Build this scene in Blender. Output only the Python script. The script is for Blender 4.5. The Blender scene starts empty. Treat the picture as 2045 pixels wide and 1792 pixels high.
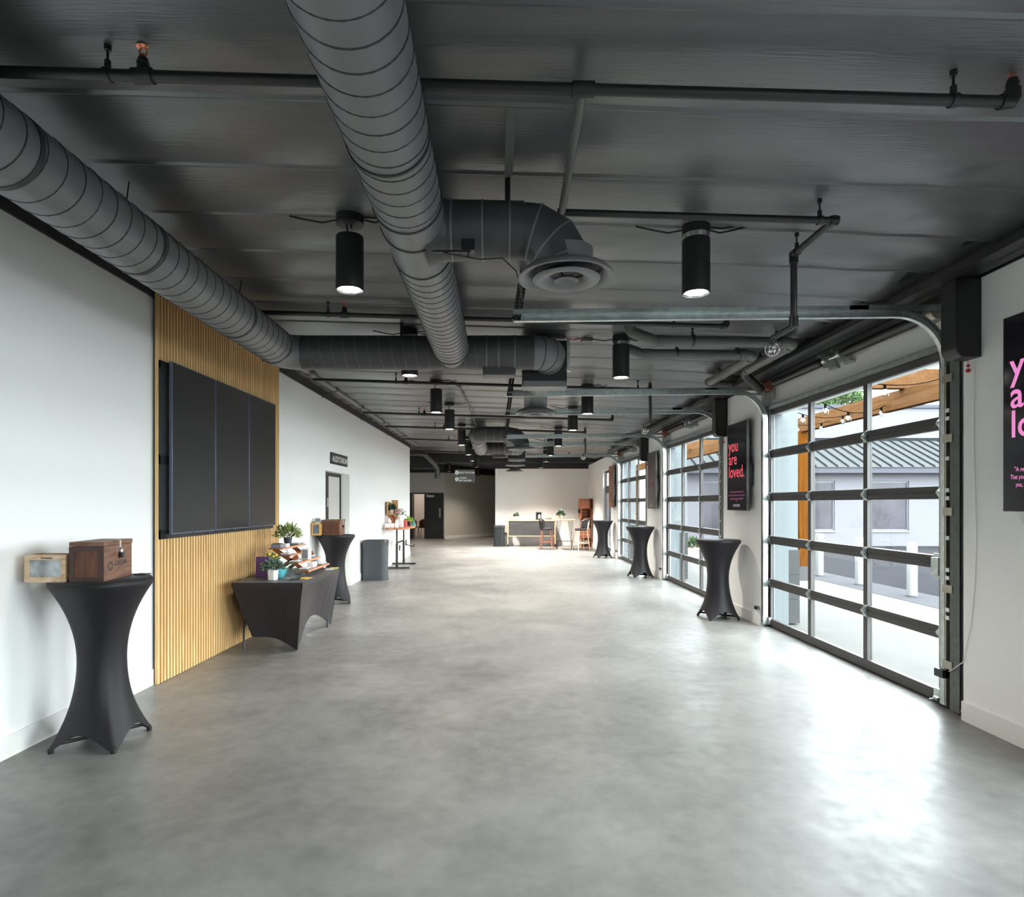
import bpy, bmesh, math, random
from mathutils import Vector, Matrix, noise
random.seed(7)
S = bpy.context.scene
C = S.collection
PI = math.pi

# ------------------------------------------------------------------ camera, sky, exposure
cd = bpy.data.cameras.new('camera'); cam = bpy.data.objects.new('camera', cd); C.objects.link(cam)
cam.location = (0, 0, 1.56); cam.rotation_euler = (PI/2, 0, 0)
cd.sensor_width = 36; cd.sensor_fit = 'HORIZONTAL'; cd.lens = 36*1230/2045
cd.shift_x = 26.5/2045; cd.shift_y = 110/2045
cd.clip_start = 0.05; cd.clip_end = 300
S.camera = cam
w = bpy.data.worlds.new('sky'); S.world = w; w.use_nodes = True
bg = w.node_tree.nodes['Background']
bg.inputs[0].default_value = (0.93, 0.975, 1.0, 1); bg.inputs[1].default_value = 6.2
S.view_settings.view_transform = 'Standard'; S.view_settings.look = 'None'
S.view_settings.gamma = 1; S.view_settings.use_curve_mapping = False
S.view_settings.exposure = 1.95
S.cycles.max_bounces = 10; S.cycles.diffuse_bounces = 6; S.cycles.glossy_bounces = 4
S.cycles.transparent_max_bounces = 20; S.cycles.transmission_bounces = 4
S.cycles.sample_clamp_indirect = 6; S.cycles.caustics_reflective = False; S.cycles.caustics_refractive = False
S.cycles.use_denoising = True
S.cycles.use_adaptive_sampling = True; S.cycles.adaptive_threshold = 0.02

DOOR_Y = [4.74 + 4.74*k for k in (-2, -1, 0, 1, 2)]      # the near edge of each glass garage door
DW = 3.12
def portal(x, y0, y1, z0, z1):
    l = bpy.data.lights.new('daylight_portal', 'AREA'); l.shape = 'RECTANGLE'
    l.size = z1 - z0; l.size_y = y1 - y0; l.cycles.is_portal = True
    o = bpy.data.objects.new('daylight_portal', l); C.objects.link(o)
    o.location = (x, (y0+y1)/2, (z0+z1)/2); o.rotation_euler = (0, PI/2, 0)
for y in DOOR_Y: portal(3.7, y, y+DW, 0.02, 2.72)
portal(3.7, 18.4, 19.8, 0.02, 2.6)

# ------------------------------------------------------------------ materials
M = {}
def mat(name, col, rough=0.5, metal=0.0, nscale=None, namt=0.15, bump=None, bscale=80, spec=0.5, stretch=None, coat=0, rvar=0, emit=None, estr=0, sheen=0):
    m = bpy.data.materials.new(name); m.use_nodes = True; M[name] = m
    nt = m.node_tree; p = nt.nodes['Principled BSDF']
    p.inputs['Base Color'].default_value = (*col, 1); p.inputs['Roughness'].default_value = rough
    p.inputs['Metallic'].default_value = metal; p.inputs['Specular IOR Level'].default_value = spec
    p.inputs['Coat Weight'].default_value = coat
    if sheen: p.inputs['Sheen Weight'].default_value = sheen
    if emit: p.inputs['Emission Color'].default_value = (*emit, 1); p.inputs['Emission Strength'].default_value = estr
    tc = nt.nodes.new('ShaderNodeTexCoord'); src = tc.outputs['Object']
    if stretch:
        mp = nt.nodes.new('ShaderNodeMapping'); mp.inputs['Scale'].default_value = stretch
        nt.links.new(src, mp.inputs[0]); src = mp.outputs[0]
    if nscale:
        n = nt.nodes.new('ShaderNodeTexNoise'); n.inputs['Scale'].default_value = nscale; n.inputs['Detail'].default_value = 5
        nt.links.new(src, n.inputs['Vector'])
        r = nt.nodes.new('ShaderNodeValToRGB')
        r.color_ramp.elements[0].position = 0.3; r.color_ramp.elements[1].position = 0.7
        r.color_ramp.elements[0].color = (*[c*(1-namt) for c in col], 1)
        r.color_ramp.elements[1].color = (*[min(1, c*(1+namt)) for c in col], 1)
        nt.links.new(n.outputs[0], r.inputs[0]); nt.links.new(r.outputs[0], p.inputs['Base Color'])
        if rvar:
            mr = nt.nodes.new('ShaderNodeMapRange'); mr.inputs[3].default_value = rough-rvar; mr.inputs[4].default_value = rough+rvar
            nt.links.new(n.outputs[0], mr.inputs[0]); nt.links.new(mr.outputs[0], p.inputs['Roughness'])
    if bump:
        b = nt.nodes.new('ShaderNodeBump'); b.inputs['Strength'].default_value = bump; b.inputs['Distance'].default_value = 0.004
        n2 = nt.nodes.new('ShaderNodeTexNoise'); n2.inputs['Scale'].default_value = bscale; n2.inputs['Detail'].default_value = 3
        nt.links.new(src, n2.inputs['Vector']); nt.links.new(n2.outputs[0], b.inputs['Height']); nt.links.new(b.outputs[0], p.inputs['Normal'])
    return m
mat('white_wall', (.87,.87,.86), .6, bump=.35, bscale=70, spec=.3)
mat('back_wall', (.88,.87,.85), .6, bump=.2, bscale=70, spec=.3)
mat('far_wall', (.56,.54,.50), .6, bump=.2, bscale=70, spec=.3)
mat('white_trim', (.82,.82,.80), .4)
mat('black_paint', (.018,.018,.019), .5, nscale=9, namt=.2)
mat('black_steel', (.02,.02,.021), .4, nscale=12, namt=.25)
mat('ceiling_fabric', (.10,.102,.106), .31, nscale=3, namt=.12, bump=.5, bscale=25, stretch=(.25,4,1), spec=1.0)
mat('duct_paint', (.175,.175,.182), .42, nscale=6, namt=.06, spec=.5)
mat('duct_dark_shaded', (.06,.06,.062), .45, nscale=6, namt=.1)  # duct paint with shade put into the colour for cross and branch runs
mat('duct_seam_shade', (.03,.03,.032), .5)  # crease shade painted into the ridges of the long ducts
mat('pipe_black', (.02,.02,.02), .42)
mat('pipe_grey', (.13,.128,.125), .45, nscale=8, namt=.06)
mat('galvanized', (.54,.585,.575), .40, 1.0, nscale=18, namt=.16, rvar=.06)
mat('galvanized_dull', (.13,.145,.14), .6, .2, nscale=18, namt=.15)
mat('galvanized_dimmed', (.04,.045,.043), .6, spec=.2)  # far jamb steel, colour darkened to offset strong daylight on it
mat('zinc_warm', (.42,.39,.33), .42, 1.0, nscale=14, namt=.15)
mat('bronze_frame', (.062,.057,.055), .5, 0, nscale=30, namt=.08, stretch=(1,.1,8))
mat('rubber', (.012,.012,.012), .7)
mat('chrome', (.75,.75,.76), .15, 1)
mat('copper', (.75,.33,.2), .3, 1)
mat('brass_red', (.25,.09,.06), .5, .4)
mat('red_plastic', (.5,.02,.03), .4)
mat('black_plastic', (.014,.014,.015), .38)
mat('black_matte', (.012,.012,.012), .7)
mat('pendant_black', (.014,.014,.014), .5)
mat('lamp_lens', (1,.96,.9), .5, emit=(1,.93,.82), estr=14)
mat('screen_glass', (.012,.012,.013), .34)
mat('screen_edge', (.14,.155,.22), .35, .3)
mat('sign_screen', (.010,.009,.016), .12)
mat('screen_bezel', (.03,.02,.016), .35)
mat('screen_haze', (.085,.072,.068), .3)
mat('text_faint', (.22,.06,.06), .5)
mat('text_pink', (.8,.25,.55), .5, emit=(.80,.24,.58), estr=.2)
mat('text_red', (.7,.08,.12), .5, emit=(.75,.07,.11), estr=.17)
mat('text_dim', (.4,.12,.3), .5, emit=(.35,.08,.2), estr=.14)
mat('text_grey', (.5,.5,.55), .5, emit=(.5,.5,.55), estr=.1)
mat('text_white', (.88,.88,.86), .5)
mat('sign_dark', (.028,.027,.026), .5)
mat('sign_grey', (.10,.105,.11), .5)
def wood(name, a, b, sc=3, stretch=(6,6,.6), rough=.5, spec=.4):
    m = mat(name, a, rough, spec=spec); nt = m.node_tree; p = nt.nodes['Principled BSDF']
    tc = nt.nodes['Texture Coordinate']; oi = nt.nodes.new('ShaderNodeObjectInfo')
    mp = nt.nodes.new('ShaderNodeMapping'); mp.inputs['Scale'].default_value = stretch
    add = nt.nodes.new('ShaderNodeVectorMath'); add.operation = 'ADD'
    mu = nt.nodes.new('ShaderNodeMath'); mu.operation = 'MULTIPLY'; mu.inputs[1].default_value = 37
    nt.links.new(oi.outputs['Random'], mu.inputs[0]); nt.links.new(tc.outputs['Object'], add.inputs[0]); nt.links.new(mu.outputs[0], add.inputs[1])
    nt.links.new(add.outputs[0], mp.inputs[0])
    n = nt.nodes.new('ShaderNodeTexNoise'); n.inputs['Scale'].default_value = sc; n.inputs['Detail'].default_value = 6; n.inputs['Distortion'].default_value = 1.2
    nt.links.new(mp.outputs[0], n.inputs['Vector'])
    r = nt.nodes.new('ShaderNodeValToRGB'); r.color_ramp.elements[0].position = .32; r.color_ramp.elements[1].position = .62
    r.color_ramp.elements[0].color = (*b, 1); r.color_ramp.elements[1].color = (*a, 1)
    nt.links.new(n.outputs[0], r.inputs[0]); nt.links.new(r.outputs[0], p.inputs['Base Color'])
    return m
wood('pine_slat', (.80,.53,.25), (.64,.38,.15), 2.2, (8,8,.5), .5)
mat('slat_backing', (.075,.035,.012), .7)
wood('walnut_box', (.20,.105,.068), (.10,.045,.028), 4, (1.2,1.2,8))
wood('walnut_end', (.14,.052,.026), (.07,.024,.013), 4, (8,8,1.0))
wood('walnut_dark', (.065,.035,.03), (.04,.02,.018), 4, (8,1,8))
wood('rustic_pine', (.62,.47,.34), (.46,.27,.12), 4, (2,2,7))
wood('light_box', (.62,.37,.14), (.5,.27,.09), 4, (2,2,8))
wood('riser_wood', (.36,.13,.062), (.25,.075,.035), 5, (4,.8,4))
wood('riser_edge', (.62,.32,.19), (.5,.22,.12), 5, (4,.8,4))
wood('live_edge', (.48,.22,.13), (.35,.13,.07), 5, (1,1,1))
wood('blond_wood', (.70,.50,.28), (.6,.4,.2), 4, (1,6,6))
wood('crate_wood', (.32,.115,.05), (.2,.06,.028), 5, (6,6,1))
wood('crate_pale', (.42,.22,.11), (.28,.12,.06), 5, (6,6,1))
wood('stool_wood', (.42,.19,.12), (.33,.13,.08), 5, (6,6,1))
wood('stool_pale', (.78,.6,.52), (.72,.5,.42), 5, (6,6,1))
wood('console_dark', (.05,.048,.05), (.028,.027,.03), 6, (.6,1,8), .55)
wood('console_wood', (.5,.36,.24), (.4,.26,.16), 4, (1,6,6))
wood('cedar', (.076,.039,.0185), (.056,.026,.0105), 3, (5,.5,5), .7, 0)
wood('cedar_post', (.082,.030,.0055), (.060,.020,.003), 3, (5,5,.5), .7, 0)
mat('spandex', (.0105,.009,.011), .5, sheen=.05, spec=.25)
mat('spandex_table', (.018,.0145,.018), .45, sheen=.08, spec=.35)
mat('table_grey', (.05,.052,.06), .45)
mat('bin_grey', (.060,.066,.075), .4, spec=.4)
mat('bin_black', (.014,.018,.02), .35)
mat('white_ceramic', (.82,.80,.78), .35)
mat('white_card', (.86,.86,.86), .6)
mat('grey_card', (.22,.24,.26), .6)
mat('dark_card', (.03,.033,.04), .6)
mat('yellow_card', (.65,.48,.12), .6)
mat('tan_card', (.56,.33,.16), .7)
mat('pot_dark', (.035,.04,.055), .5)
mat('purple', (.11,.05,.2), .5)
mat('teal', (.12,.46,.52), .3)
mat('yellow', (.75,.56,.12), .6)
mat('lime', (.30,.52,.06), .6)
mat('pink', (.70,.35,.33), .6)
mat('red', (.5,.06,.07), .5)
mat('pale_blue', (.55,.68,.74), .5)
mat('photo_print', (.30,.31,.32), .3, nscale=9, namt=.75)
mat('book_spines', (.10,.12,.15), .5, nscale=14, namt=.7, stretch=(1,6,.2))
mat('leaf_green', (.10,.17,.07), .6, nscale=20, namt=.45)
mat('leaf_grey', (.13,.19,.15), .6, nscale=20, namt=.45)
mat('leaf_yellow', (.24,.30,.09), .6, nscale=20, namt=.45)
mat('shrub_leaf', (.025,.045,.014), .7, nscale=20, namt=.4, spec=0)
mat('leaf_dark', (.04,.075,.045), .6, nscale=20, namt=.4)
mat('tree_leaf', (.03,.06,.012), .6, nscale=3, namt=.5)
mat('bark', (.12,.09,.07), .8)
mat('black_leather', (.016,.016,.018), .42)
mat('white_shell', (.8,.79,.8), .35)
mat('brown_leather_and_reflection', (.26,.10,.045), .45)
mat('purple_cloth', (.06,.03,.06), .7)
mat('outlet', (.85,.84,.8), .4)
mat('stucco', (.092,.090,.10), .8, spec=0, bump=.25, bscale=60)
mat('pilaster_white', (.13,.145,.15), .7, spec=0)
mat('stone_grey', (.055,.055,.057), .7, spec=0, nscale=20, namt=.06)
mat('roof_metal', (.037,.039,.040), .5, spec=0)
mat('roof_rib', (.012,.014,.015), .5, spec=0)
mat('fascia_grey', (.045,.046,.054), .6, spec=0)
mat('window_dark', (.02,.018,.024), .28, spec=.22, nscale=1.2, namt=.5)
mat('frame_grey', (.06,.062,.072), .5)
mat('bollard_white', (.17,.17,.168), .5)
mat('patio', (.085,.083,.08), .8, spec=0, nscale=2.5, namt=.05)
mat('asphalt', (.017,.017,.019), .9, spec=0, nscale=2, namt=.10)
mat('paint_line', (.2,.2,.2), .8)
mat('bulb_cap', (.003,.003,.003), .7, spec=0)
mat('bulb', (.95,.85,.7), .2, emit=(1,.80,.56), estr=5)
mat('soil', (.14,.09,.06), .9)
mat('green_tape', (.05,.45,.2), .5)
mat('warm_wall', (.6,.52,.46), .7)

def glass_mat(name, tint, ior=1.45, rough=0.0):
    m = bpy.data.materials.new(name); m.use_nodes = True; nt = m.node_tree; nt.nodes.remove(nt.nodes['Principled BSDF'])
    t = nt.nodes.new('ShaderNodeBsdfTransparent'); t.inputs[0].default_value = (*tint, 1)
    g = nt.nodes.new('ShaderNodeBsdfGlossy'); g.inputs['Roughness'].default_value = rough
    f = nt.nodes.new('ShaderNodeFresnel'); f.inputs[0].default_value = ior
    x = nt.nodes.new('ShaderNodeMixShader')
    ge = nt.nodes.new('ShaderNodeNewGeometry'); iv = nt.nodes.new('ShaderNodeMath'); iv.operation = 'SUBTRACT'; iv.inputs[0].default_value = 1
    mu = nt.nodes.new('ShaderNodeMath'); mu.operation = 'MULTIPLY'
    nt.links.new(ge.outputs['Backfacing'], iv.inputs[1]); nt.links.new(iv.outputs[0], mu.inputs[0]); nt.links.new(f.outputs[0], mu.inputs[1])
    nt.links.new(mu.outputs[0], x.inputs[0]); nt.links.new(t.outputs[0], x.inputs[1]); nt.links.new(g.outputs[0], x.inputs[2])
    nt.links.new(x.outputs[0], nt.nodes['Material Output'].inputs[0]); M[name] = m
glass_mat('pane_glass', (.95,.985,.985), 1.3)
glass_mat('clear_glass', (.86,.93,.92), 1.45)

def floor_material():
    m = mat('concrete_floor', (.25,.25,.245), .3); nt = m.node_tree; p = nt.nodes['Principled BSDF']; L = nt.links
    tc = nt.nodes['Texture Coordinate']
    def nz(scale, detail=6, rough=.6, dist=0):
        n = nt.nodes.new('ShaderNodeTexNoise'); n.inputs['Scale'].default_value = scale; n.inputs['Detail'].default_value = detail
        n.inputs['Roughness'].default_value = rough; n.inputs['Distortion'].default_value = dist; L.new(tc.outputs['Object'], n.inputs['Vector']); return n
    big, mid, fine = nz(.5, 3, .5), nz(1.5, 6, .58, .15), nz(9, 7, .62)
    r = nt.nodes.new('ShaderNodeValToRGB'); e = r.color_ramp.elements
    e[0].position, e[1].position = .33, .67
    e[0].color = (.095,.096,.094, 1); e[1].color = (.265,.263,.255, 1)
    mx = nt.nodes.new('ShaderNodeMath'); mx.operation = 'MULTIPLY_ADD'; mx.inputs[1].default_value = .40
    m2 = nt.nodes.new('ShaderNodeMath'); m2.operation = 'MULTIPLY_ADD'; m2.inputs[1].default_value = .36
    m3 = nt.nodes.new('ShaderNodeMath'); m3.operation = 'MULTIPLY'; m3.inputs[1].default_value = .24
    L.new(fine.outputs[0], m3.inputs[0]); L.new(mid.outputs[0], m2.inputs[0]); L.new(m3.outputs[0], m2.inputs[2])
    L.new(big.outputs[0], mx.inputs[0]); L.new(m2.outputs[0], mx.inputs[2]); L.new(mx.outputs[0], r.inputs[0])
    L.new(r.outputs[0], p.inputs['Base Color'])
    mr = nt.nodes.new('ShaderNodeMapRange'); mr.inputs[1].default_value = .35; mr.inputs[2].default_value = .65
    mr.inputs[3].default_value = .32; mr.inputs[4].default_value = .43
    rn = nz(8, 4, .6, .4); L.new(rn.outputs[0], mr.inputs[0]); L.new(mr.outputs[0], p.inputs['Roughness'])
    p.inputs['Specular IOR Level'].default_value = .36
    b = nt.nodes.new('ShaderNodeBump'); b.inputs['Strength'].default_value = .10; b.inputs['Distance'].default_value = .003
    wv = nz(3.2, 3, .5); L.new(wv.outputs[0], b.inputs['Height']); L.new(b.outputs[0], p.inputs['Normal'])
floor_material()
def tactile_material():
    m = mat('tactile', (.40,.40,.43), .8, spec=0); nt = m.node_tree; p = nt.nodes['Principled BSDF']
    v = nt.nodes.new('ShaderNodeTexVoronoi'); v.inputs['Scale'].default_value = 17; v.inputs['Randomness'].default_value = 0
    nt.links.new(nt.nodes['Texture Coordinate'].outputs['Object'], v.inputs['Vector'])
    r = nt.nodes.new('ShaderNodeValToRGB'); r.color_ramp.elements[0].position = .3; r.color_ramp.elements[1].position = .42
    r.color_ramp.elements[0].color = (.062,.062,.066,1); r.color_ramp.elements[1].color = (.036,.036,.04,1)
    nt.links.new(v.outputs[0], r.inputs[0]); nt.links.new(r.outputs[0], p.inputs['Base Color'])
tactile_material()

# ------------------------------------------------------------------ mesh helpers
def base_of(o):
    p = Vector((0,0,0))
    while o is not None: p += o.location; o = o.parent
    return p
class MB:
    def __init__(s): s.v = []; s.f = []
    def add(s, vs, fs):
        b = len(s.v); s.v += [Vector(v) for v in vs]; s.f += [tuple(b+i for i in f) for f in fs]; return s
    def box(s, x0, x1, y0, y1, z0, z1, rot=None, piv=None):
        x0, x1 = min(x0,x1), max(x0,x1); y0, y1 = min(y0,y1), max(y0,y1); z0, z1 = min(z0,z1), max(z0,z1)
        vs = [Vector(p) for p in ((x0,y0,z0),(x1,y0,z0),(x1,y1,z0),(x0,y1,z0),(x0,y0,z1),(x1,y0,z1),(x1,y1,z1),(x0,y1,z1))]
        if rot is not None:
            piv = Vector(piv) if piv is not None else Vector(((x0+x1)/2,(y0+y1)/2,(z0+z1)/2))
            R = rot if isinstance(rot, Matrix) else Matrix.Rotation(rot, 3, 'Z')
            vs = [R @ (v-piv) + piv for v in vs]
        return s.add(vs, [(0,3,2,1),(4,5,6,7),(0,1,5,4),(1,2,6,5),(2,3,7,6),(3,0,4,7)])
    def cb(s, c, d, rot=None):
        return s.box(c[0]-d[0]/2, c[0]+d[0]/2, c[1]-d[1]/2, c[1]+d[1]/2, c[2]-d[2]/2, c[2]+d[2]/2, rot)
    def hexa(s, pts):   # eight corners: lower four, upper four
        return s.add(pts, [(0,3,2,1),(4,5,6,7),(0,1,5,4),(1,2,6,5),(2,3,7,6),(3,0,4,7)])
    def tube(s, path, r, n=12, caps=True, prof=None, up=None):
        P = [Vector(p) for p in path]; m = len(P); rs = r if isinstance(r, (list,tuple)) else [r]*m
        T = []
        for i in range(m):
            a = (P[i]-P[i-1]).normalized() if i else None; b = (P[i+1]-P[i]).normalized() if i < m-1 else None
            T.append(((a or b)+(b or a)).normalized())
        u = Vector(up) if up is not None else (Vector((0,0,1)) if abs(T[0].z) < .9 else Vector((1,0,0)))
        u = (u - T[0]*u.dot(T[0])).normalized(); vs = []
        for i in range(m):
            if i:
                u = u - T[i]*u.dot(T[i]); u.normalize()
            vv = T[i].cross(u); k = 1.0
            if 0 < i < m-1:
                d = (P[i]-P[i-1]).normalized(); k = 1/max(.35, T[i].dot(d))
                ax = (P[i+1]-P[i]).normalized()-d
                ax = ax.normalized() if ax.length > 1e-6 else None
            else: ax = None
            pts = prof if prof else [(math.cos(2*PI*j/n), math.sin(2*PI*j/n)) for j in range(n)]
            for (a, b) in pts:
                o = (u*a + vv*b)*rs[i]
                if ax is not None and k > 1.0001: o += ax*(o.dot(ax))*(k-1)
                vs.append(P[i]+o)
        n = len(prof) if prof else n
        fs = [(i*n+j, i*n+(j+1) % n, (i+1)*n+(j+1) % n, (i+1)*n+j) for i in range(m-1) for j in range(n)]
        if caps: fs += [tuple(reversed(range(n))), tuple((m-1)*n+j for j in range(n))]
        return s.add(vs, fs)
    def cyl(s, p0, p1, r0, r1=None, n=16): return s.tube([p0, p1], [r0, r0 if r1 is None else r1], n)
    def lathe(s, prof, c=(0,0,0), n=32, closed=False):
        c = Vector(c); m = len(prof)
        vs = [c+Vector((r*math.cos(2*PI*j/n), r*math.sin(2*PI*j/n), z)) for (r, z) in prof for j in range(n)]
        fs = [(i*n+j, i*n+(j+1) % n, (i+1)*n+(j+1) % n, (i+1)*n+j) for i in range(m-1) for j in range(n)]
        if closed: fs += [((m-1)*n+j, (m-1)*n+(j+1) % n, (j+1) % n, j) for j in range(n)]
        return s.add(vs, fs)
    def ball(s, c, r, n=12, sc=(1,1,1)):
        c = Vector(c); k = max(4, n//2)
        vs = [c+Vector((r*sc[0]*math.sin(PI*i/k)*math.cos(2*PI*j/n), r*sc[1]*math.sin(PI*i/k)*math.sin(2*PI*j/n), r*sc[2]*math.cos(PI*i/k))) for i in range(k+1) for j in range(n)]
        return s.add(vs, [(i*n+j, (i+1)*n+j, (i+1)*n+(j+1) % n, i*n+(j+1) % n) for i in range(k) for j in range(n)])
    def grid(s, fn, nu, nv, wrap=False):
        vs = [fn(i, j) for i in range(nu) for j in range(nv)]
        e = nv if wrap else nv-1
        return s.add(vs, [(i*nv+j, i*nv+(j+1) % nv, (i+1)*nv+(j+1) % nv, (i+1)*nv+j) for i in range(nu-1) for j in range(e)])
    def build(s, name, m, parent=None, smooth=35, bevel=None, kind=None):
        me = bpy.data.meshes.new(name); off = base_of(parent) if parent else Vector((0,0,0))
        me.from_pydata([v-off for v in s.v], [], s.f)
        bm = bmesh.new(); bm.from_mesh(me); bmesh.ops.remove_doubles(bm, verts=bm.verts, dist=1e-6)
        bmesh.ops.recalc_face_normals(bm, faces=bm.faces); bm.to_mesh(me); bm.free()
        if smooth:
            me.polygons.foreach_set('use_smooth', [True]*len(me.polygons)); me.set_sharp_from_angle(angle=math.radians(smooth))
        me.materials.append(M[m]); o = bpy.data.objects.new(name, me); C.objects.link(o)
        if parent: o.parent = parent
        if bevel:
            b = o.modifiers.new('edge', 'BEVEL'); b.width = bevel; b.segments = 2; b.limit_method = 'ANGLE'
        if kind: o['kind'] = kind
        return o
def tag(o, label=None, cat=None, group=None, kind=None):
    if label: o['label'] = label
    if cat: o['category'] = cat
    if group: o['group'] = group
    if kind: o['kind'] = kind
    return o
def thing(name, label, cat, loc=(0,0,0), group=None):
    o = bpy.data.objects.new(name, None); C.objects.link(o); o.location = loc; o.empty_display_size = .1
    return tag(o, label, cat, group)
def kids(o): return [c for c in C.objects if c.parent == o]
def copy_tree(o, parent=None):
    c = o.copy(); C.objects.link(c)
    if parent: c.parent = parent
    for ch in o.children: copy_tree(ch, c)
    return c
def dup(o, loc, rz=0, label=None, group=None):
    ch = list(o.children_recursive); c = copy_tree(o); c.location = loc; c.rotation_euler = (0,0,rz)
    return tag(c, label, None, group)
def struct(name, mb, m, **k): return tag(mb.build(name, m, **k), kind='structure')
def B(*a, **k): return MB().box(*a, **k)
def share(o, name, parent, delta, m=None):    # a further alike piece that shares mesh data
    c = bpy.data.objects.new(name, o.data); C.objects.link(c); c.parent = parent; c.location = o.location + Vector(delta)
    return c
def text(body, size, origin, right, up, name, m, parent, align='LEFT', width=None, height=None, bold=0, ext=.002):
    cu = bpy.data.curves.new('lettering', 'FONT'); cu.body = body; cu.size = 1; cu.align_x = align; cu.offset = bold; cu.resolution_u = 3
    t = bpy.data.objects.new('lettering', cu); C.objects.link(t); bpy.context.view_layer.update()
    dg = bpy.context.evaluated_depsgraph_get(); me = bpy.data.meshes.new_from_object(t.evaluated_get(dg))
    bpy.data.objects.remove(t); bpy.data.curves.remove(cu)
    xs = [v.co.x for v in me.vertices]; ys = [v.co.y for v in me.vertices]
    sx = sy = size
    if width: sx = width/(max(xs)-min(xs))
    if height: sy = height/(max(ys)-min(ys))
    R, U = Vector(right).normalized(), Vector(up).normalized(); N = R.cross(U); O = Vector(origin) - base_of(parent)
    x0 = min(xs) if (width and align == 'LEFT') else 0
    for v in me.vertices: v.co = O + R*((v.co.x-x0)*sx) + U*(v.co.y*sy) + N*ext
    me.materials.clear(); me.materials.append(M[m]); me.name = name
    o = bpy.data.objects.new(name, me); C.objects.link(o); o.parent = parent
    return o

# ------------------------------------------------------------------ room planes
def XL(y): return -3.11 + .0236*y                 # the long white wall runs slightly askew to the hall
def ZC(x, y): return 3.43 - .03*x - .0075*y       # the sloping fabric ceiling
def ZB(y): return 3.16 - .0075*y                  # underside of the black band over the garage doors
def ZW(y): return 3.375 - .0075*y                 # top of the white paint on the long wall
XR = 3.35

# floor and grounds
struct('floor', B(-9, 3.5, -9, 34, -.2, 0), 'concrete_floor')
struct('patio', B(3.5, 6.6, -14, 60, -.25, -.02), 'patio')
struct('tactile_paving', B(6.6, 7.45, -14, 40, -.25, -.015), 'tactile')
struct('street', B(7.45, 60, -14, 60, -.25, -.03), 'asphalt')
ln = thing('parking_line', 'white painted parking lines on the grey asphalt before the pale building', 'road marking', (12, 21, -.03))
for x in (10.8, 13.4, 16.0, 18.6):
    MB().hexa([(x,17.5,-.03),(x+.12,17.5,-.03),(x+.12,22,-.03),(x,22,-.03),(x,17.5,-.024),(x+.12,17.5,-.024),(x+.12,22,-.024),(x,22,-.024)]).build('stripe', 'paint_line', ln)

# the long white wall with the auditorium doorway
DY0, DY1, DZ = 10.2, 11.7, 2.11
mb = MB()
def wl(mb, y0, y1, z0a, z1a, z0b, z1b, d0, d1):     # a slab of the long wall: y range, heights at both ends, depths into the room
    mb.hexa([(XL(y0)+d0,y0,z0a),(XL(y0)+d1,y0,z0a),(XL(y1)+d1,y1,z0b),(XL(y1)+d0,y1,z0b),
             (XL(y0)+d0,y0,z1a),(XL(y0)+d1,y0,z1a),(XL(y1)+d1,y1,z1b),(XL(y1)+d0,y1,z1b)])
wl(mb, -9, DY0, 0, ZW(-9), 0, ZW(DY0), -.3, 0)
wl(mb, DY0, DY1, DZ, ZW(DY0), DZ, ZW(DY1), -.3, 0)
wl(mb, DY1, 18.5, 0, ZW(DY1), 0, ZW(18.5), -.3, 0)
struct('wall_left', mb, 'white_wall', smooth=0)
mb = MB(); wl(mb, -9, 18.5, ZW(-9), 3.8, ZW(18.5), 3.6, -.3, .02)
struct('trim_1', mb, 'black_paint', smooth=0)
mb = MB()
for a, b in ((-9, 5.30), (8.08, DY0), (DY1, 18.5)): wl(mb, a, b, 0, .137, 0, .137, 0, .016)
struct('baseboard_left', mb, 'white_trim', smooth=0)
# auditorium door in its recess
d5 = tag(thing('door_5', None, None, (XL(11), 11, 0)), kind='structure')
mb = MB(); wl(mb, 10.94, 11.66, 0, DZ-.06, 0, DZ-.06, -.22, -.18); mb.build('leaf', 'far_wall', d5)
mb = MB(); wl(mb, 10.2, 10.94, 0, DZ-.06, 0, DZ-.06, -.23, -.17); mb.build('leaf', 'black_paint', d5)
mb = MB(); wl(mb, 11.66, 11.70, 0, DZ, 0, DZ, -.24, -.16); wl(mb, 10.2, 11.70, DZ-.06, DZ, DZ-.06, DZ, -.24, -.16); mb.build('frame', 'black_paint', d5)
mb = MB(); wl(mb, 10.84, 10.90, 1.5, 1.66, 1.5, 1.66, -.17, -.165); mb.build('lock_plate', 'chrome', d5)

# the wall with the garage doors
mb = MB()
spans = [(-9, DOOR_Y[0]-.3)]
for i, y in enumerate(DOOR_Y):
    spans.append((y+DW, (DOOR_Y[i+1]-.3) if i < 4 else 18.4))
spans.append((19.8, 23.1))
for a, b in spans: mb.box(XR, 3.52, a, b, 0, ZB(a)+.02)
for y in DOOR_Y:
    mb.box(3.5, 3.62, y-.3, y+DW, 2.70, 3.3)         # header over each door
    mb.box(3.46, 3.62, y-.3, y-.0, 0, 2.70)            # jamb behind the tracks
mb.box(XR, 3.62, 18.4, 19.8, 2.6, 3.1)
struct('wall_right', mb, 'white_wall', smooth=0)
for a, b in spans[1:-1]:
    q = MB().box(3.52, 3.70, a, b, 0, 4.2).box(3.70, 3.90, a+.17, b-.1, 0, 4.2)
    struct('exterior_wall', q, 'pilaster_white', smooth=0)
    st = thing('stone_plinth', None, None, (3.76, a, 0)); tag(st, kind='structure')
    for k in range(3): B(3.70, 3.915, a+.15, b-.08, .32*k, .32*k+.314).build('block', 'stone_grey', st)
mb = MB()
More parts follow.
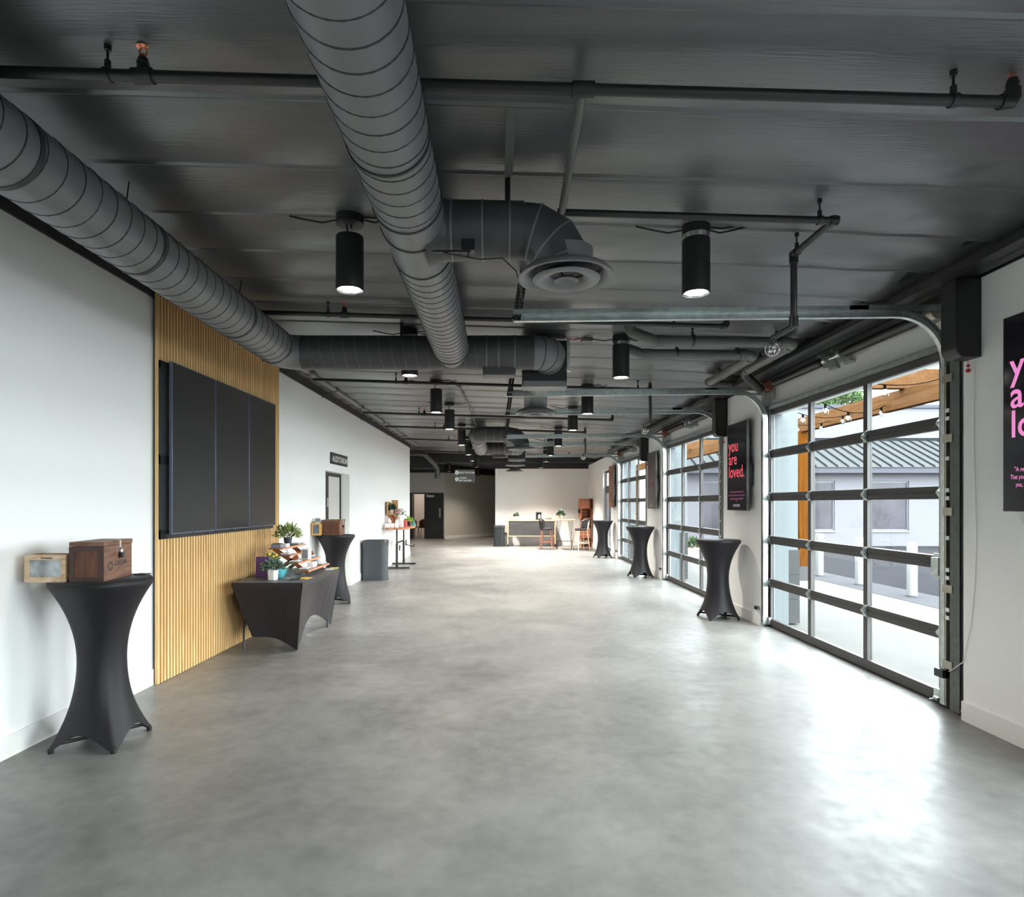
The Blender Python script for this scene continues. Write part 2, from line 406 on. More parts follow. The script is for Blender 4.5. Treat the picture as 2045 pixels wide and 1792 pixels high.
mb.hexa([(XR-.012,-9,ZB(-9)),(3.62,-9,ZB(-9)),(3.62,23,ZB(23)),(XR-.012,23,ZB(23)),(XR-.012,-9,3.9),(3.62,-9,3.9),(3.62,23,3.6),(XR-.012,23,3.6)])
struct('trim_2', mb, 'black_paint', smooth=0)
# steel beam along the garage doors
mb = MB()
for (x0, x1, z0, z1) in ((3.14,3.30,0,.018), (3.14,3.30,.17,.19), (3.20,3.23,0,.19), (3.10,3.14,.0,.05), (3.08,3.12,.15,.21)):
    mb.hexa([(x0,-9,ZB(-9)+z0),(x1,-9,ZB(-9)+z0),(x1,17.6,ZB(17.6)+z0),(x0,17.6,ZB(17.6)+z0),(x0,-9,ZB(-9)+z1),(x1,-9,ZB(-9)+z1),(x1,17.6,ZB(17.6)+z1),(x0,17.6,ZB(17.6)+z1)])
struct('trim_3', mb, 'black_steel', smooth=0)
mb = MB()
for a, b in spans: mb.box(XR-.016, XR, a, b, 0, .139)
struct('baseboard_right', mb, 'white_trim', smooth=0)

# back of the hall
struct('wall_back', B(-.13, 3.5, 23, 23.2, 0, 2.88), 'back_wall', smooth=0)
struct('baseboard_back', B(-.13, XR, 22.985, 23, 0, .12), 'white_trim', smooth=0)
mb = MB().box(-9, 3.35, 21.4, 21.55, 2.99, 3.34); mb.box(-.13, 3.5, 22.99, 23.2, 2.86, 3.5)
struct('trim_4', mb, 'black_paint', smooth=0)
# far corridor wall with the double door
mb = MB()
mb.box(-9, -3.92, 27.05, 27.2, 0, 2.92); mb.box(-3.92, -2.42, 27.05, 27.2, 2.03, 2.92); mb.box(-2.42, -2.38, 27.05, 27.2, 0, 2.92)
mb.hexa([(-2.38,27.05,0),(1.2,31.8,0),(1.1,31.9,0),(-2.45,27.2,0),(-2.38,27.05,2.92),(1.2,31.8,2.92),(1.1,31.9,2.92),(-2.45,27.2,2.92)])
struct('wall_end', mb, 'far_wall', smooth=0)
mb = MB().box(-9, -2.38, 27.04, 27.2, 2.92, 3.6)
mb.hexa([(-2.37,27.04,2.92),(1.2,31.79,2.92),(1.1,31.9,2.92),(-2.45,27.2,2.92),(-2.37,27.04,3.6),(1.2,31.79,3.6),(1.1,31.9,3.6),(-2.45,27.2,3.6)])
struct('trim_5', mb, 'black_paint', smooth=0)
mb = MB(); mb.hexa([(-2.36,27.02,0),(1.2,31.77,0),(1.2,31.8,0),(-2.38,27.05,0),(-2.36,27.02,.12),(1.2,31.77,.12),(1.2,31.8,.12),(-2.38,27.05,.12)])
struct('baseboard_end', mb, 'white_trim', smooth=0)
struct('wall_hidden', MB().box(1.0, 1.2, 23.2, 32, 0, 3.4).box(-9.2, -9, 18, 34, 0, 3.8).box(-9, -3.0, 18.3, 18.5, 0, 3.7), 'far_wall', smooth=0)
struct('wall_side_room', MB().box(-9, -1.0, 30.6, 30.75, 0, 2.9).box(-1.9, -1.8, 27.9, 30.6, 0, 2.9), 'warm_wall', smooth=0)
struct('ceiling_side_room', B(-9, -1.9, 27.2, 30.75, 2.86, 2.9), 'white_wall', smooth=0)
d7 = tag(thing('door_7', None, None, (-3.17, 27.05, 0)), kind='structure')
MB().box(-3.92,-3.86,27.02,27.21,0,2.03).box(-2.47,-2.42,27.02,27.21,0,2.03).box(-3.92,-2.42,27.02,27.21,1.98,2.03).build('frame', 'black_steel', d7)
B(-3.27,-2.47,27.05,27.10,.012,1.98).build('leaf', 'black_paint', d7)
B(-2.62,-2.55,27.02,27.05,.95,1.36).build('push_plate', 'zinc_warm', d7)
MB().box(-3.16,-2.84,26.97,27.05,1.84,1.93).box(-3.3,-3.1,26.98,27.0,1.95,1.965).build('door_closer', 'galvanized', d7)
B(-3.88,-3.83,27.2,27.95,.012,1.98).build('leaf', 'black_paint', d7)
# wall behind the camera
struct('wall_front', B(-3.6, 3.62, -9.2, -9, 0, 3.9), 'white_wall', smooth=0)

# fabric ceiling: bays of black insulation between purlins
def ceiling():
    bay, y0, y1 = .575, 2.83-.575*20, 32.0
    ss = [0,.022,.024,.055,.1,.2,.35,.5,.65,.8,.9,.95,.98,.999]
    rows = []; y = y0
    while y < y1:
        rows += [(y+bay*s, s, round((y-y0)/bay)) for s in ss]; y += bay
    nx = 260; xs = [-9 + 12.5*i/(nx-1) for i in range(nx)]
    def P(i, j):
        y, s, k = rows[i]; x = xs[j]
        edge = math.sin(PI*s)
        tilt = noise.noise((k*3.7, 1.3, 0))*.012
        z = ZC(x, y) + (.05 if s <= .022 else 0) + .034 - .034*edge**.8 - .05*s - (.012 if s > .97 else 0) + tilt*(s-.5)
        z += .010*noise.noise((x*.9, y*2.2, k*5.1))*edge
        a = noise.noise((x*.55+k*9.0, k*2.0, 4.0))
        z += .022*max(0, a+.12)*math.sin((x*.8 + s*1.5*(1 if noise.noise((x*.35, k*4.0, 9)) > 0 else -1))*19)*edge*(.25+s)
        near = max(0, (x-2.2)/1.2)
        z += .045*near*noise.noise((x*2.3, y*1.9, 7.7)) - .05*near*near
        return (x, y, z)
    mb = MB().grid(P, len(rows), nx)
    struct('ceiling', mb, 'ceiling_fabric', smooth=24)
    struct('roof', B(-9, 3.62, -9, 34, 3.9, 4.0), 'black_paint', smooth=0)
ceiling()

# ------------------------------------------------------------------ glass garage doors
JZ = [0, .556, 1.10, 1.645, 2.187, 2.742]
def c_track(mb, path, y, side):      # rolled channel swept along a path in the x-z plane
    t = .004; h = .030
    prof = [(-h,-.02),(h,-.02),(h,.02),(h-.006,.02),(h-.006,-.02+t),(-h+.006,-.02+t),(-h+.006,.02),(-h,.02)]
    prof = [(a, b*side) for a, b in prof]
    mb.tube([(x, y, z) for x, z in path], 1.0, prof=prof, up=(0,0,1) if abs(path[-1][1]-path[-2][1]) < .1 and abs(path[1][0]-path[0][0]) > .1 else (-1,0,0))
def garage_door(num, Y0, full=True):
    Y1 = Y0 + DW; X = 3.44; T = .045
    d = tag(thing(f'door_{num}', None, None, (X, Y0, 0)), kind='structure')
    ys = [Y0, Y0+DW/3, Y0+2*DW/3, Y1]; sw = .072
    for i in range(5):
        z0, z1 = JZ[i], JZ[i+1]
        lo = z0 + (.10 if i == 0 else .050); hi = z1 - (.062 if i == 4 else .050)
        mb = MB().box(X, X+T, Y0, Y1, z0+(.004 if i == 0 else .0004), lo)
        if i: mb.box(X-.003, X, Y0, Y1, z0+.008, z0+.014)
        mb.build('rail', 'bronze_frame', d, bevel=.003)
        mb = MB().box(X, X+T, Y0, Y1, hi, z1-.0004).build('rail', 'bronze_frame', d, bevel=.003)
        for k, y in enumerate(ys):
            a, b = (y, y+sw) if k == 0 else (y-sw, y) if k == 3 else (y-.032, y+.032)
            B(X, X+T, a, b, lo, hi).build('stile', 'bronze_frame', d)
        for k in range(3):
            a = ys[k]+(sw if k == 0 else .032); b = ys[k+1]-(sw if k == 2 else .032)
            B(X+.030, X+.036, a, b, lo, hi).build('pane', 'pane_glass', d, smooth=0)
    if not full: return d
    B(X, X+T, Y0, Y1, 0, .012).build('bottom_seal', 'rubber', d)
    MB().box(X-.04, X+.03, Y0+.01, Y1-.01, 2.744, 2.748).box(X-.04, X-.035, Y0+.01, Y1-.01, 2.748, 2.79).box(X-.04, X-.02, Y0+.01, Y1-.01, 2.786, 2.79).build('strut', 'galvanized', d)
    # hinges at every section joint
    h0 = None
    for i in range(1, 5):
        for k, y in enumerate(ys):
            yy = y + (.04 if k == 0 else -.04 if k == 3 else 0)
            if h0 is None:
                mb = MB().box(X-.006, X, yy-.028, yy+.028, JZ[i]-.055, JZ[i]-.008).box(X-.006, X, yy-.028, yy+.028, JZ[i]+.008, JZ[i]+.055)
                mb.cyl((X-.016, yy-.035, JZ[i]), (X-.016, yy+.035, JZ[i]), .011, n=8)
                mb.hexa([(X-.03,yy-.02,JZ[i]-.012),(X-.004,yy-.02,JZ[i]-.04),(X-.004,yy+.02,JZ[i]-.04),(X-.03,yy+.02,JZ[i]-.012),
                         (X-.03,yy-.02,JZ[i]+.012),(X-.004,yy-.02,JZ[i]+.04),(X-.004,yy+.02,JZ[i]+.04),(X-.03,yy+.02,JZ[i]+.012)])
                h0 = mb.build('hinge', 'galvanized', d); y00, i00 = yy, i
            else: share(h0, 'hinge', d, (0, yy-y00, JZ[i]-JZ[i00]))
    for sgn, yt, ye in ((1, Y0-.055, Y0), (-1, Y1-.028, Y1)):
        zr = 3.005-.0075*(yt-4.7); xt = 3.385 if sgn < 0 else 3.405
        path = [(xt, .03), (xt, 1.2), (xt, zr-.38)]
        path += [(xt-.38+.38*math.cos(a*PI/24), zr-.38+.38*math.sin(a*PI/24)) for a in range(1, 12)]
        path += [(xt-.38, zr), (1.7, zr-.015), (.11+.004*(yt-4), zr-.033)]
        mb = MB(); c_track(mb, path, yt, sgn); mb.build('track', 'galvanized', d)
        # reinforcing angle over the horizontal run, and the angle that ties it to the wall
        mb = MB()
        q = lambda x: zr-.033*(xt-.38-x)/2.9
        xa, xb = .11, 1.75
        yo = yt - .022*sgn
        mb.hexa([(xa,yo-.003,q(xa)+.028),(xb*1.6,yo-.003,q(xb*1.6)+.028),(xb*1.6,yo+.003,q(xb*1.6)+.028),(xa,yo+.003,q(xa)+.028),
                 (xa,yo-.003,q(xa)+.058),(xb*1.6,yo-.003,q(xb*1.6)+.058),(xb*1.6,yo+.003,q(xb*1.6)+.058),(xa,yo+.003,q(xa)+.058)])
        mb.box(xt-.75, XR+.05, yo-.003, yo+.003, zr+.02, zr+.06)
        mb.build('track_angle', 'galvanized', d)
        # perforated hanger up to the ceiling
        yc = yt; top = ZC(.2, yc)+.0
        mb = MB()
        for off in (0, .035): mb.hexa([(.10+off,yc-.03,q(.1)-.02),(.13+off,yc-.03,q(.1)-.02),(.13+off,yc+.0,q(.1)-.02),(.10+off,yc+.0,q(.1)-.02),
                 (.17+off,yc+.11,top),(.20+off,yc+.11,top),(.20+off,yc+.14,top),(.17+off,yc+.14,top)])
        hg = mb.build('track_hanger', 'black_steel', d)
        mb = MB()
        for k in range(14):
            f = (k+.5)/14; z = q(.1)+(top-q(.1))*f; xx = .10+.07*f; yy = yc-.03+.14*f
            for off in (.008, .043): mb.box(xx+off, xx+off+.012, yy-.0035, yy, z-.007, z+.007)
        mb.build('slot', 'pipe_grey', hg, kind='stuff')
        # jamb angle with brackets
        mb = MB()
        if sgn > 0:
            mb.box(3.37, 3.375, Y0-.235, Y0-.14, .02, 2.62).box(3.375, 3.455, Y0-.145, Y0-.140, .02, 2.62).box(3.37, 3.455, Y0-.29, Y0-.286, .02, 2.62)
        else: mb.box(3.35, 3.44, Y1-.006, Y1-.002, .02, 2.62)
        ja = mb.build('jamb_angle', 'galvanized_dull' if sgn > 0 else 'galvanized_dimmed', d)
        mb = MB()
        if sgn > 0:
            for z in (.35, .92, 1.5, 2.05, 2.5): B(3.362, 3.368, Y0-.17, Y0-.07, z-.03, z+.03).build('track_bracket', 'zinc_warm', d)
            mb = MB()
            for z in (.70, .76, 1.00, 1.06, 1.3, 1.6, 1.66, 1.9, 2.2, 2.26): mb.box(3.374, 3.378, Y0-.125, Y0-.085, z-.015, z+.015)
            mb.build('slot', 'white_card', ja, kind='stuff')
            B(3.378, 3.405, Y0-.09, Y0-.02, .03, 2.60).build('track_cover', 'zinc_warm', d)
        mb = MB().cyl((X-.05, ye, .05), (X-.05, ye+.05*sgn, .05), .018, n=8).box(X-.03, X, ye-.02, ye+.09*sgn, .03, .12)
        mb.box(X-.10, X-.02, ye+.03*sgn, ye+.04*sgn, .04, .05); mb.build('roller_bracket', 'galvanized', d)
    # shaft, springs, drum
    zs = ZB(Y0)-.085; XS = 3.385
    MB().cyl((XS, Y0-.36, zs), (XS, Y1-.05, zs), .014, n=10).build('shaft', 'chrome', d)
    for a, b in ((Y0+.15, Y0+1.27), (Y0+1.72, Y1-.33)):
        mb = MB(); n = 60
        mb.tube([(XS, a+(b-a)*i/n, zs) for i in range(n+1)], [.046 if i % 2 else .041 for i in range(n+1)], 14)
        mb.build('torsion_spring', 'black_steel', d, smooth=80)
    for y in (Y0+1.36, Y0+1.63):
        MB().box(XS-.03, 3.5, y-.004, y+.004, zs-.075, zs+.02).box(XS+.06, 3.5, y-.06, y+.06, zs-.09, zs-.07).cyl((XS,y-.03,zs),(XS,y+.03,zs),.04,n=12).box(XS-.09,XS-.01,y+.0,y+.008,zs+.02,zs+.055).build('shaft_bracket', 'galvanized', d)
    for y, m in ((Y1-.13, 'brass_red'), (Y0+.04, 'zinc_warm')):
        MB().cyl((XS,y-.04,zs),(XS,y+.02,zs),.058,.07,20).cyl((XS,y+.02,zs),(XS,y+.03,zs),.078,n=20).build('cable_drum', m, d)
    MB().box(XS-.02, 3.5, Y1-.07, Y1-.064, zs-.16, zs+.06).box(XS-.4, XS, Y1-.07, Y1-.064, zs-.11, zs-.08).build('end_bracket', 'galvanized', d)
    MB().cyl((XS+.02, Y1-.13, zs-.06), (X-.02, Y1-.02, .1), .003, n=5).build('lift_cable', 'galvanized', d)
    return d
for i, y in enumerate(DOOR_Y):
    dd = garage_door((9, 8, 1, 2, 3)[i], y, i >= 2)
    if i == 2:   # slide lock and cable on the nearest door
        X = 3.44
        MB().box(X-.045, X-.005, y+.02, y+.10, 1.0, 1.14).box(X-.01, X, y+.0, y+.12, .97, 1.17).build('slide_lock', 'galvanized', dd, bevel=.002)
        MB().box(X-.03, X-.015, y+.10, y+.25, 1.085, 1.105).build('lock_bar', 'black_steel', dd)
        MB().box(3.35, 3.40, y-.09, y+.0, .24, .30).build('photo_eye', 'black_plastic', dd)
    if i >= 2:
        MB().box(3.30, 3.34, y+DW+.03, y+DW+.10, .2, .24).cyl((3.32,y+DW+.03,.22),(3.32,y+DW+.0,.22),.018,n=10).build('photo_eye', 'black_plastic', dd)
# operators beside the doors
for i, (y, lab) in enumerate(zip(DOOR_Y[2:], ('black door operator box with red pull beside the big glass door nearest the camera',
        'black door operator box between the first and second glass garage doors', 'small black door operator box before the farthest glass garage door'))):
    y0 = y-.47; zt = ZB(y0)+.0; zb = zt-.55
    t = thing('door_operator', lab, 'door opener', (3.26, y0, zb), 'door operators on the garage wall')
    pr = [(3.17+.07*(1-math.cos(a)), zb+.07*(1-math.sin(a))) for a in [PI/2*k/6 for k in range(6, -1, -1)]]
    pr = [(XR-.001, zb)] + [(x, z) for x, z in pr] + [(3.17, zt), (XR-.001, zt)]
    n = len(pr)
    MB().add([(x, y0, z) for x, z in pr]+[(x, y0+.15, z) for x, z in pr], [tuple(range(n)), tuple(reversed(range(n, 2*n)))]+[(k, (k+1) % n, n+(k+1) % n, n+k) for k in range(n)]).build('housing', 'black_plastic', t, bevel=.006)
    MB().tube([(3.30,y0+.05,zt-.02),(3.26,y0+.04,zt+.05),(3.22,y0+.08,zt+.02),(3.25,y0+.11,zt+.07),(3.30,y0+.1,zt+.03)], .006, 6).build('wiring', 'black_matte', t)
    MB().cyl((3.33,y0+.10,zb),(3.33,y0+.10,zb-.07),.002,n=5).ball((3.33,y0+.10,zb-.075),.016,8).ball((3.33,y0+.10,zb-.04),.011,8).build('pull_cord', 'red_plastic', t)
t = thing('sensor_cable', 'thin loose white cable hanging down the wall beside the big glass door', 'cable', (3.34, 4.3, 2.55))
MB().tube([(3.344,4.33,2.57),(3.345,4.335,2.0),(3.343,4.31,1.3),(3.344,4.325,1.0),(3.343,4.36,.7),(3.34,4.43,.42),(3.36,4.56,.33),(3.375,4.62,.30)], .0035, 6).build('cord', 'white_ceramic', t)
# glazed side door at the end
d6 = tag(thing('door_6', None, None, (3.45, 19.1, 0)), kind='structure')
for a in ((18.4,18.47,0,2.6),(19.73,19.8,0,2.6),(18.4,19.8,2.53,2.6),(18.4,19.8,2.02,2.12),(18.55,18.63,0,2.02),(19.58,19.66,0,2.02),(18.55,19.66,0,.2),(18.55,19.66,1.9,2.02)):
    B(3.43, 3.48, *a).build('frame_bar', 'bronze_frame', d6)
for a in ((18.47,19.73,2.12,2.53),(18.63,19.58,.2,1.9)): B(3.45, 3.456, *a).build('pane', 'pane_glass', d6, smooth=0)
MB().cyl((3.40,18.66,1.0),(3.40,18.66,1.25),.012,n=8).build('door_handle', 'black_plastic', d6)

# ------------------------------------------------------------------ ducts
def helix(y_axis, a, b, c0, r, pitch, pha=0):      # spiral ridge around a duct; y_axis: 'Y' or 'X'
    n = 26; turns = (b-a)/pitch; m = int(turns*n); pts = []
    for i in range(m+1):
        th = 2*PI*i/n + pha; t = a + (b-a)*i/m
        if y_axis == 'Y': pts.append((c0[0]+r*math.cos(th), t, c0[1]-.0075*t+r*math.sin(th)))
        else: pts.append((t, c0[0]+r*math.cos(th), c0[1]+r*math.sin(th)))
    return MB().tube(pts, .0042, 4)
RD = .178
def ring(mb, c, ax, r, w=.012, h=.006, n=40):
    a = Vector(ax).normalized(); c = Vector(c); mb.cyl(c-a*w/2, c+a*w/2, r+h, n=n)
def rings(items, name, m, parent):
    for (c, ax, r, w, h) in items:
        mb = MB(); ring(mb, c, ax, r, w, h); mb.build(name, m, parent)
def along(x, z0, ya, yb, k=24): return [(x, ya+(yb-ya)*i/k, z0-.0075*(ya+(yb-ya)*i/k)) for i in range(k+1)]
# left run
t = thing('spiral_duct', 'long dark grey spiral duct running above the slat panel and white wall', 'duct', (-2.19, 0, 3.13), 'spiral ducts')
MB().tube(along(-2.19, 3.15, -6, 6.02, 2), RD, 48).build('pipe', 'duct_paint', t, smooth=60)
helix('Y', -1, 5.95, (-2.19, 3.15), RD, .125).build('seam', 'duct_seam_shade', t)
rings([((-2.19, y, 3.15-.0075*y), (0,1,-.0075), RD, .03, .004) for y in (2.72, 3.72, 5.1, 5.98)], 'coupling', 'duct_seam_shade', t)
for y in (3.62, 5.2):
    MB().cyl((-2.19, y, 3.15+RD), (-2.17, y, ZC(-2.17,y)), .004, n=6).build('hanger_rod', 'black_steel', t)
# centre run
t = thing('spiral_duct', 'big grey spiral duct running overhead down the middle of the hall', 'duct', (-.474, 0, 3.13), 'spiral ducts')
MB().tube(along(-.474, 3.15, -6, 6.2, 2), RD, 56).build('pipe', 'duct_paint', t, smooth=60)
helix('Y', -.5, 3.14, (-.474, 3.15), RD, .11).build('seam', 'duct_seam_shade', t)
helix('Y', 3.84, 6.12, (-.474, 3.15), RD, .11).build('seam', 'duct_seam_shade', t)
rings([((-.474, y, 3.15-.0075*y), (0,1,-.0075), RD, .014, .006) for y in (2.62, 3.17, 3.40, 3.80, 6.05)], 'coupling', 'duct_seam_shade', t)
MB().cyl((-.474, 3.3, 3.15+RD-.03), (-.47, 3.3, ZC(-.47,3.3)), .006, n=6).build('hanger_rod', 'black_steel', t)

def gore_elbow(mb, c, r_bend, r, a0, a1, plane, seg=3):      # elbow of straight gores; plane gives point from angle
    pts = [plane(a0+(a1-a0)*i/seg, r_bend) for i in range(seg+1)]
    mb.tube(pts, r, 40); return pts
def diffuser(parent, c, R=.273, rc=.15):
    x, y, z = c
    k = R/.273
    MB().lathe([(rc,z+.16),(rc,z+.075),(rc+.03,z+.068),(R-.03,z+.04),(R-.004,z+.012),(R,z+.0),(R-.008,z-.004),(R-.04,z+.012),(R-.075,z+.03),(R-.08,z+.055),(rc-.01,z+.08)], (x,y,0), 56).build('diffuser', 'duct_paint', parent, smooth=60)
    o = kids(parent)[-1]
    MB().lathe([(.19*k,z-.004),(.185*k,z-.012),(.15*k,z-.016),(.10*k,z+.005),(.085*k,z+.03),(.09*k,z+.034),(.11*k,z+.012),(.16*k,z-.004)], (x,y,0), 48, closed=True).build('cone', 'duct_paint', o, smooth=60)
    MB().lathe([(.068*k,z-.014),(.06*k,z-.018),(.045*k,z-.006),(.001,z+.004),(.001,z+.01),(.05*k,z+.004)], (x,y,0), 40, closed=True).build('cone', 'duct_paint', o, smooth=60)
    mb = MB()
    for a in range(3): mb.cyl((x+.03*math.cos(2.1*a), y+.03*math.sin(2.1*a), z), (x+.2*k*math.cos(2.1*a), y+.2*k*math.sin(2.1*a), z+.05), .005, n=5)
    mb.lathe([(rc-.004,z+.078),(.001,z+.078)], (x,y,0), 32); mb.build('throat', 'black_matte', o)
# near branch with ceiling diffuser
t = thing('branch_duct', 'short dark branch duct with elbow and round diffuser off the middle duct', 'duct', (.0, 3.48, 3.1), 'branch ducts with diffusers')
zb_ = 3.10; r = .155
MB().tube([(-.40,3.48,zb_),(.14,3.48,zb_)], [r+.01, r], 44).build('pipe', 'duct_dark_shaded', t, smooth=60)
mb = MB(); mb.tube([(-.40,3.48,zb_),(-.27,3.48,zb_)], [r+.035, r+.004], 44); mb.build('saddle', 'duct_dark_shaded', t, smooth=60)
pl = lambda a, rb: (.14+rb*math.sin(a), 3.48, zb_-rb*(1-math.cos(a)))
mb = MB(); pts = [(.13,3.48,zb_)]+[pl(a*PI/2/3*1.0, .235) for a in (.5,1.5,2.5)]+[(.375,3.48,zb_-.235)]
mb.tube(pts, .15, 44); mb.build('elbow', 'duct_dark_shaded', t, smooth=25)
for i in range(1, len(pts)-1):
    tt = ((Vector(pts[i+1])-Vector(pts[i])).normalized()+(Vector(pts[i])-Vector(pts[i-1])).normalized()).normalized()
    c0 = Vector(pts[i]); MB().cyl(c0-tt*.005, c0+tt*.005, .156, n=44).build('seam', 'duct_paint', t)
rings([((x,3.48,zb_), (1,0,0), r, .01, .004+.0185*(.14-x)) for x in (-.26, -.09, .06)], 'seam', 'duct_paint', t)
diffuser(t, (.382, 3.48, 2.83))
MB().box(-.20,-.13,3.30,3.36,2.92,2.98).box(-.36,-.15,3.315,3.335,2.915,2.925).cyl((-.165,3.33,2.93),(-.165,3.33,2.89),.005,n=6).build('damper_actuator', 'black_plastic', t)
MB().tube([(-.3,3.325,2.915),(-.1,3.33,2.88),(.02,3.36,2.90),(.1,3.5,2.88),(.18,4.4,2.98)], .004, 5).build('control_wire', 'black_matte', t)
B(.035,.065,3.47,3.48,zb_+r-.01,ZC(.05,3.47)).build('hanger_strap', 'black_steel', t)
# torn metal bracket on the ceiling
tag(MB().hexa([(.03,3.28,3.30),(.075,3.28,3.31),(.075,3.29,3.31),(.03,3.29,3.30),(.035,2.78,3.39),(.08,2.78,3.39),(.08,2.79,3.40),(.035,2.79,3.40)]).build('ceiling_bracket', 'pipe_grey'), 'thin grey metal strip hanging loose from the black fabric above the branch duct', 'bracket')
# cross duct linking both runs
def cross(x0, x1, Y, z, r, lab, helixed, has_left):
    t = thing('cross_duct', lab, 'duct', ((x0+x1)/2, Y, z), 'cross ducts')
    if has_left:
        MB().tube([(x0+.16,Y,z),(x1,Y,z)], r, 44).build('pipe', 'duct_dark_shaded', t, smooth=60)
        MB().tube([(-2.19,Y-.26,z),(-2.17,Y-.1,z),(-2.10,Y-.03,z),(x0+.19,Y,z)], r, 44).build('elbow', 'duct_paint', t, smooth=50)
    else: MB().tube([(x0,Y,z),(x1,Y,z)], r, 44).build('pipe', 'duct_dark_shaded', t, smooth=60)
    mb = MB()
    if helixed: helix('X', x0+.24, x1-.55, (Y, z), r, .118).build('seam', 'pipe_grey', t)  # lighter grey ridge: light caught on the seam is put into its colour
    rings([((x,Y,z), (1,0,0), r, .012, .005) for x in (x0+.2, x1-.48, x1-.36, x1-.2, x1)], 'coupling', 'duct_paint', t)
    pts = [(x1-.02,Y,z)]+[(x1+.16*math.sin(a), Y+.16*(1-math.cos(a))*1.0, z) for a in (PI/6*.6, PI/6*1.5, PI/6*2.4)]+[(x1+.16, Y+.30, z)]
    MB().tube(pts, r, 44).build('elbow', 'duct_paint', t, smooth=25)
    for i in (1,2,3):
        tt = (Vector(pts[i+1])-Vector(pts[i-1])).normalized(); MB().cyl(Vector(pts[i])-tt*.005, Vector(pts[i])+tt*.005, r+.005, n=44).build('seam', 'duct_seam_shade', t)
    # square damper box behind the elbow
    a, b = x1-.11, x1+.36
    MB().box(a, b, Y+.24, Y+.46, z-.26, z+.19).build('damper_box', 'black_steel', t, bevel=.006)
    MB().box(a+.01, b-.01, Y+.20, Y+.245, z-.29, z-.245).box(a, b, Y+.22, Y+.47, z-.30, z-.285).build('flange', 'duct_paint', t)
    MB().box(b, b+.03, Y+.25, Y+.28, z-.10, z+.21).box(b-.01, b+.04, Y+.24, Y+.3, z-.13, z-.10).build('linkage', 'galvanized', t)
    MB().box(x1-.52, x1-.19, Y-.06, Y+.12, z-r-.065, z-r+.02).build('access_box', 'duct_dark_shaded', t, bevel=.012)
    # run on to the next diffuser
    MB().tube([(x1+.14,Y+.45,z),(x1+.14,Y+1.75,z-.012),(x1+.14,Y+2.02,z-.08),(x1+.14,Y+2.13,z-.2),(x1+.14,Y+2.13,z-.24)], .155, 36).build('pipe', 'duct_paint', t, smooth=40)
    return t
t = cross(-2.19, .36, 6.25, 3.09, .171, 'dark cross duct joining the two long spiral ducts, with a square damper box', True, True)
diffuser(t, (.50, 8.38, 2.78), .273)
B(-1.0,-.97,6.24,6.26,3.25,ZC(-1,6.25)).build('hanger_strap', 'black_steel', t)
# second system farther down
t = thing('branch_duct', 'dark branch duct with elbow and diffuser far down the hall', 'duct', (0, 13.1, 3.03), 'branch ducts with diffusers')
MB().tube([(-.474,13.5,3.035),(-.474,13.28,3.035),(-.42,13.15,3.035),(-.30,13.1,3.035),(.16,13.1,3.035),(.34,13.1,3.0),(.46,13.1,2.9),(.497,13.1,2.80)], .165, 36).build('pipe', 'duct_dark_shaded', t, smooth=30)
rings([((x,13.1,3.035), (1,0,0), .165, .012, .005) for x in (-.27, -.1, .05, .17)], 'coupling', 'duct_paint', t)
diffuser(t, (.497, 13.1, 2.71), .30)
t = thing('spiral_duct', 'short grey duct between the two far cross ducts, farthest down the hall', 'duct', (-.474, 15, 3.03), 'spiral ducts')
MB().tube([(-.474,13.45,3.035),(-.474,16.4,3.02)], RD, 40).build('pipe', 'duct_paint', t, smooth=60)
rings([((-.474,y,3.03), (0,1,0), RD, .02, .005) for y in (13.6, 14.4, 15.2, 16.0)], 'coupling', 'duct_seam_shade', t)
t = cross(-.474, .36, 16.4, 3.02, .171, 'dark cross duct with damper box at the far end of the hall', False, False)
diffuser(t, (.50, 18.53, 2.70), .30)
t = thing('drop_diffuser', 'round black diffuser on a short vertical duct nearest the back wall', 'vent', (.54, 21.0, 2.7))
MB().cyl((.54,21,2.75),(.54,21,ZC(.54,21)-.06),.16,n=28).build('pipe', 'duct_dark_shaded', t)
diffuser(t, (.54, 21.0, 2.66), .29)
# black dropped duct in the back corner
t = thing('corner_duct', 'black bent duct dropping down the corridor wall behind the white wall end', 'duct', (-2.3, 19.6, 2.9))
MB().tube([(-2.95,19.6,3.16),(-2.5,19.6,3.15),(-2.35,19.6,3.12),(-2.05,19.9,2.80),(-2.0,20.0,2.7),(-2.0,20.0,2.38)], .08, 20).build('pipe', 'duct_dark_shaded', t, smooth=30)
B(-2.9,-2.05,20.3,20.7,2.72,3.15).build('plenum', 'black_paint', t, bevel=.01)

# ------------------------------------------------------------------ pipes
def head(parent, c, up=True, guard=False):
    x, y, z = c; s = 1 if up else -1
    MB().cyl((x,y,z),(x,y,z+.03*s),.024,.022,12).cyl((x,y,z+.03*s),(x,y,z+.055*s),.026,.018,12).build('fitting', 'pipe_black', parent)
    MB().cyl((x,y,z+.055*s),(x,y,z+.068*s),.013,n=8).tube([(x-.012,y,z+.065*s),(x-.016,y,z+.08*s),(x-.008,y,z+.098*s),(x,y,z+.1*s),(x+.008,y,z+.098*s),(x+.016,y,z+.08*s),(x+.012,y,z+.065*s)],.004,6).cyl((x,y,z+.098*s),(x,y,z+.103*s),.026,.022,14).build('sprinkler_head', 'copper' if not guard else 'chrome', parent)
    if guard:
        mb = MB()
        for k in range(6):
            a = k*PI/6; mb.tube([(x+.05*math.cos(a)*math.sin(q), y+.05*math.sin(a)*math.sin(q), z+.085*s+.05*math.cos(q)) for q in [2*PI*j/16 for j in range(17)]], .0022, 4)
        mb.build('wire_guard', 'chrome', parent)
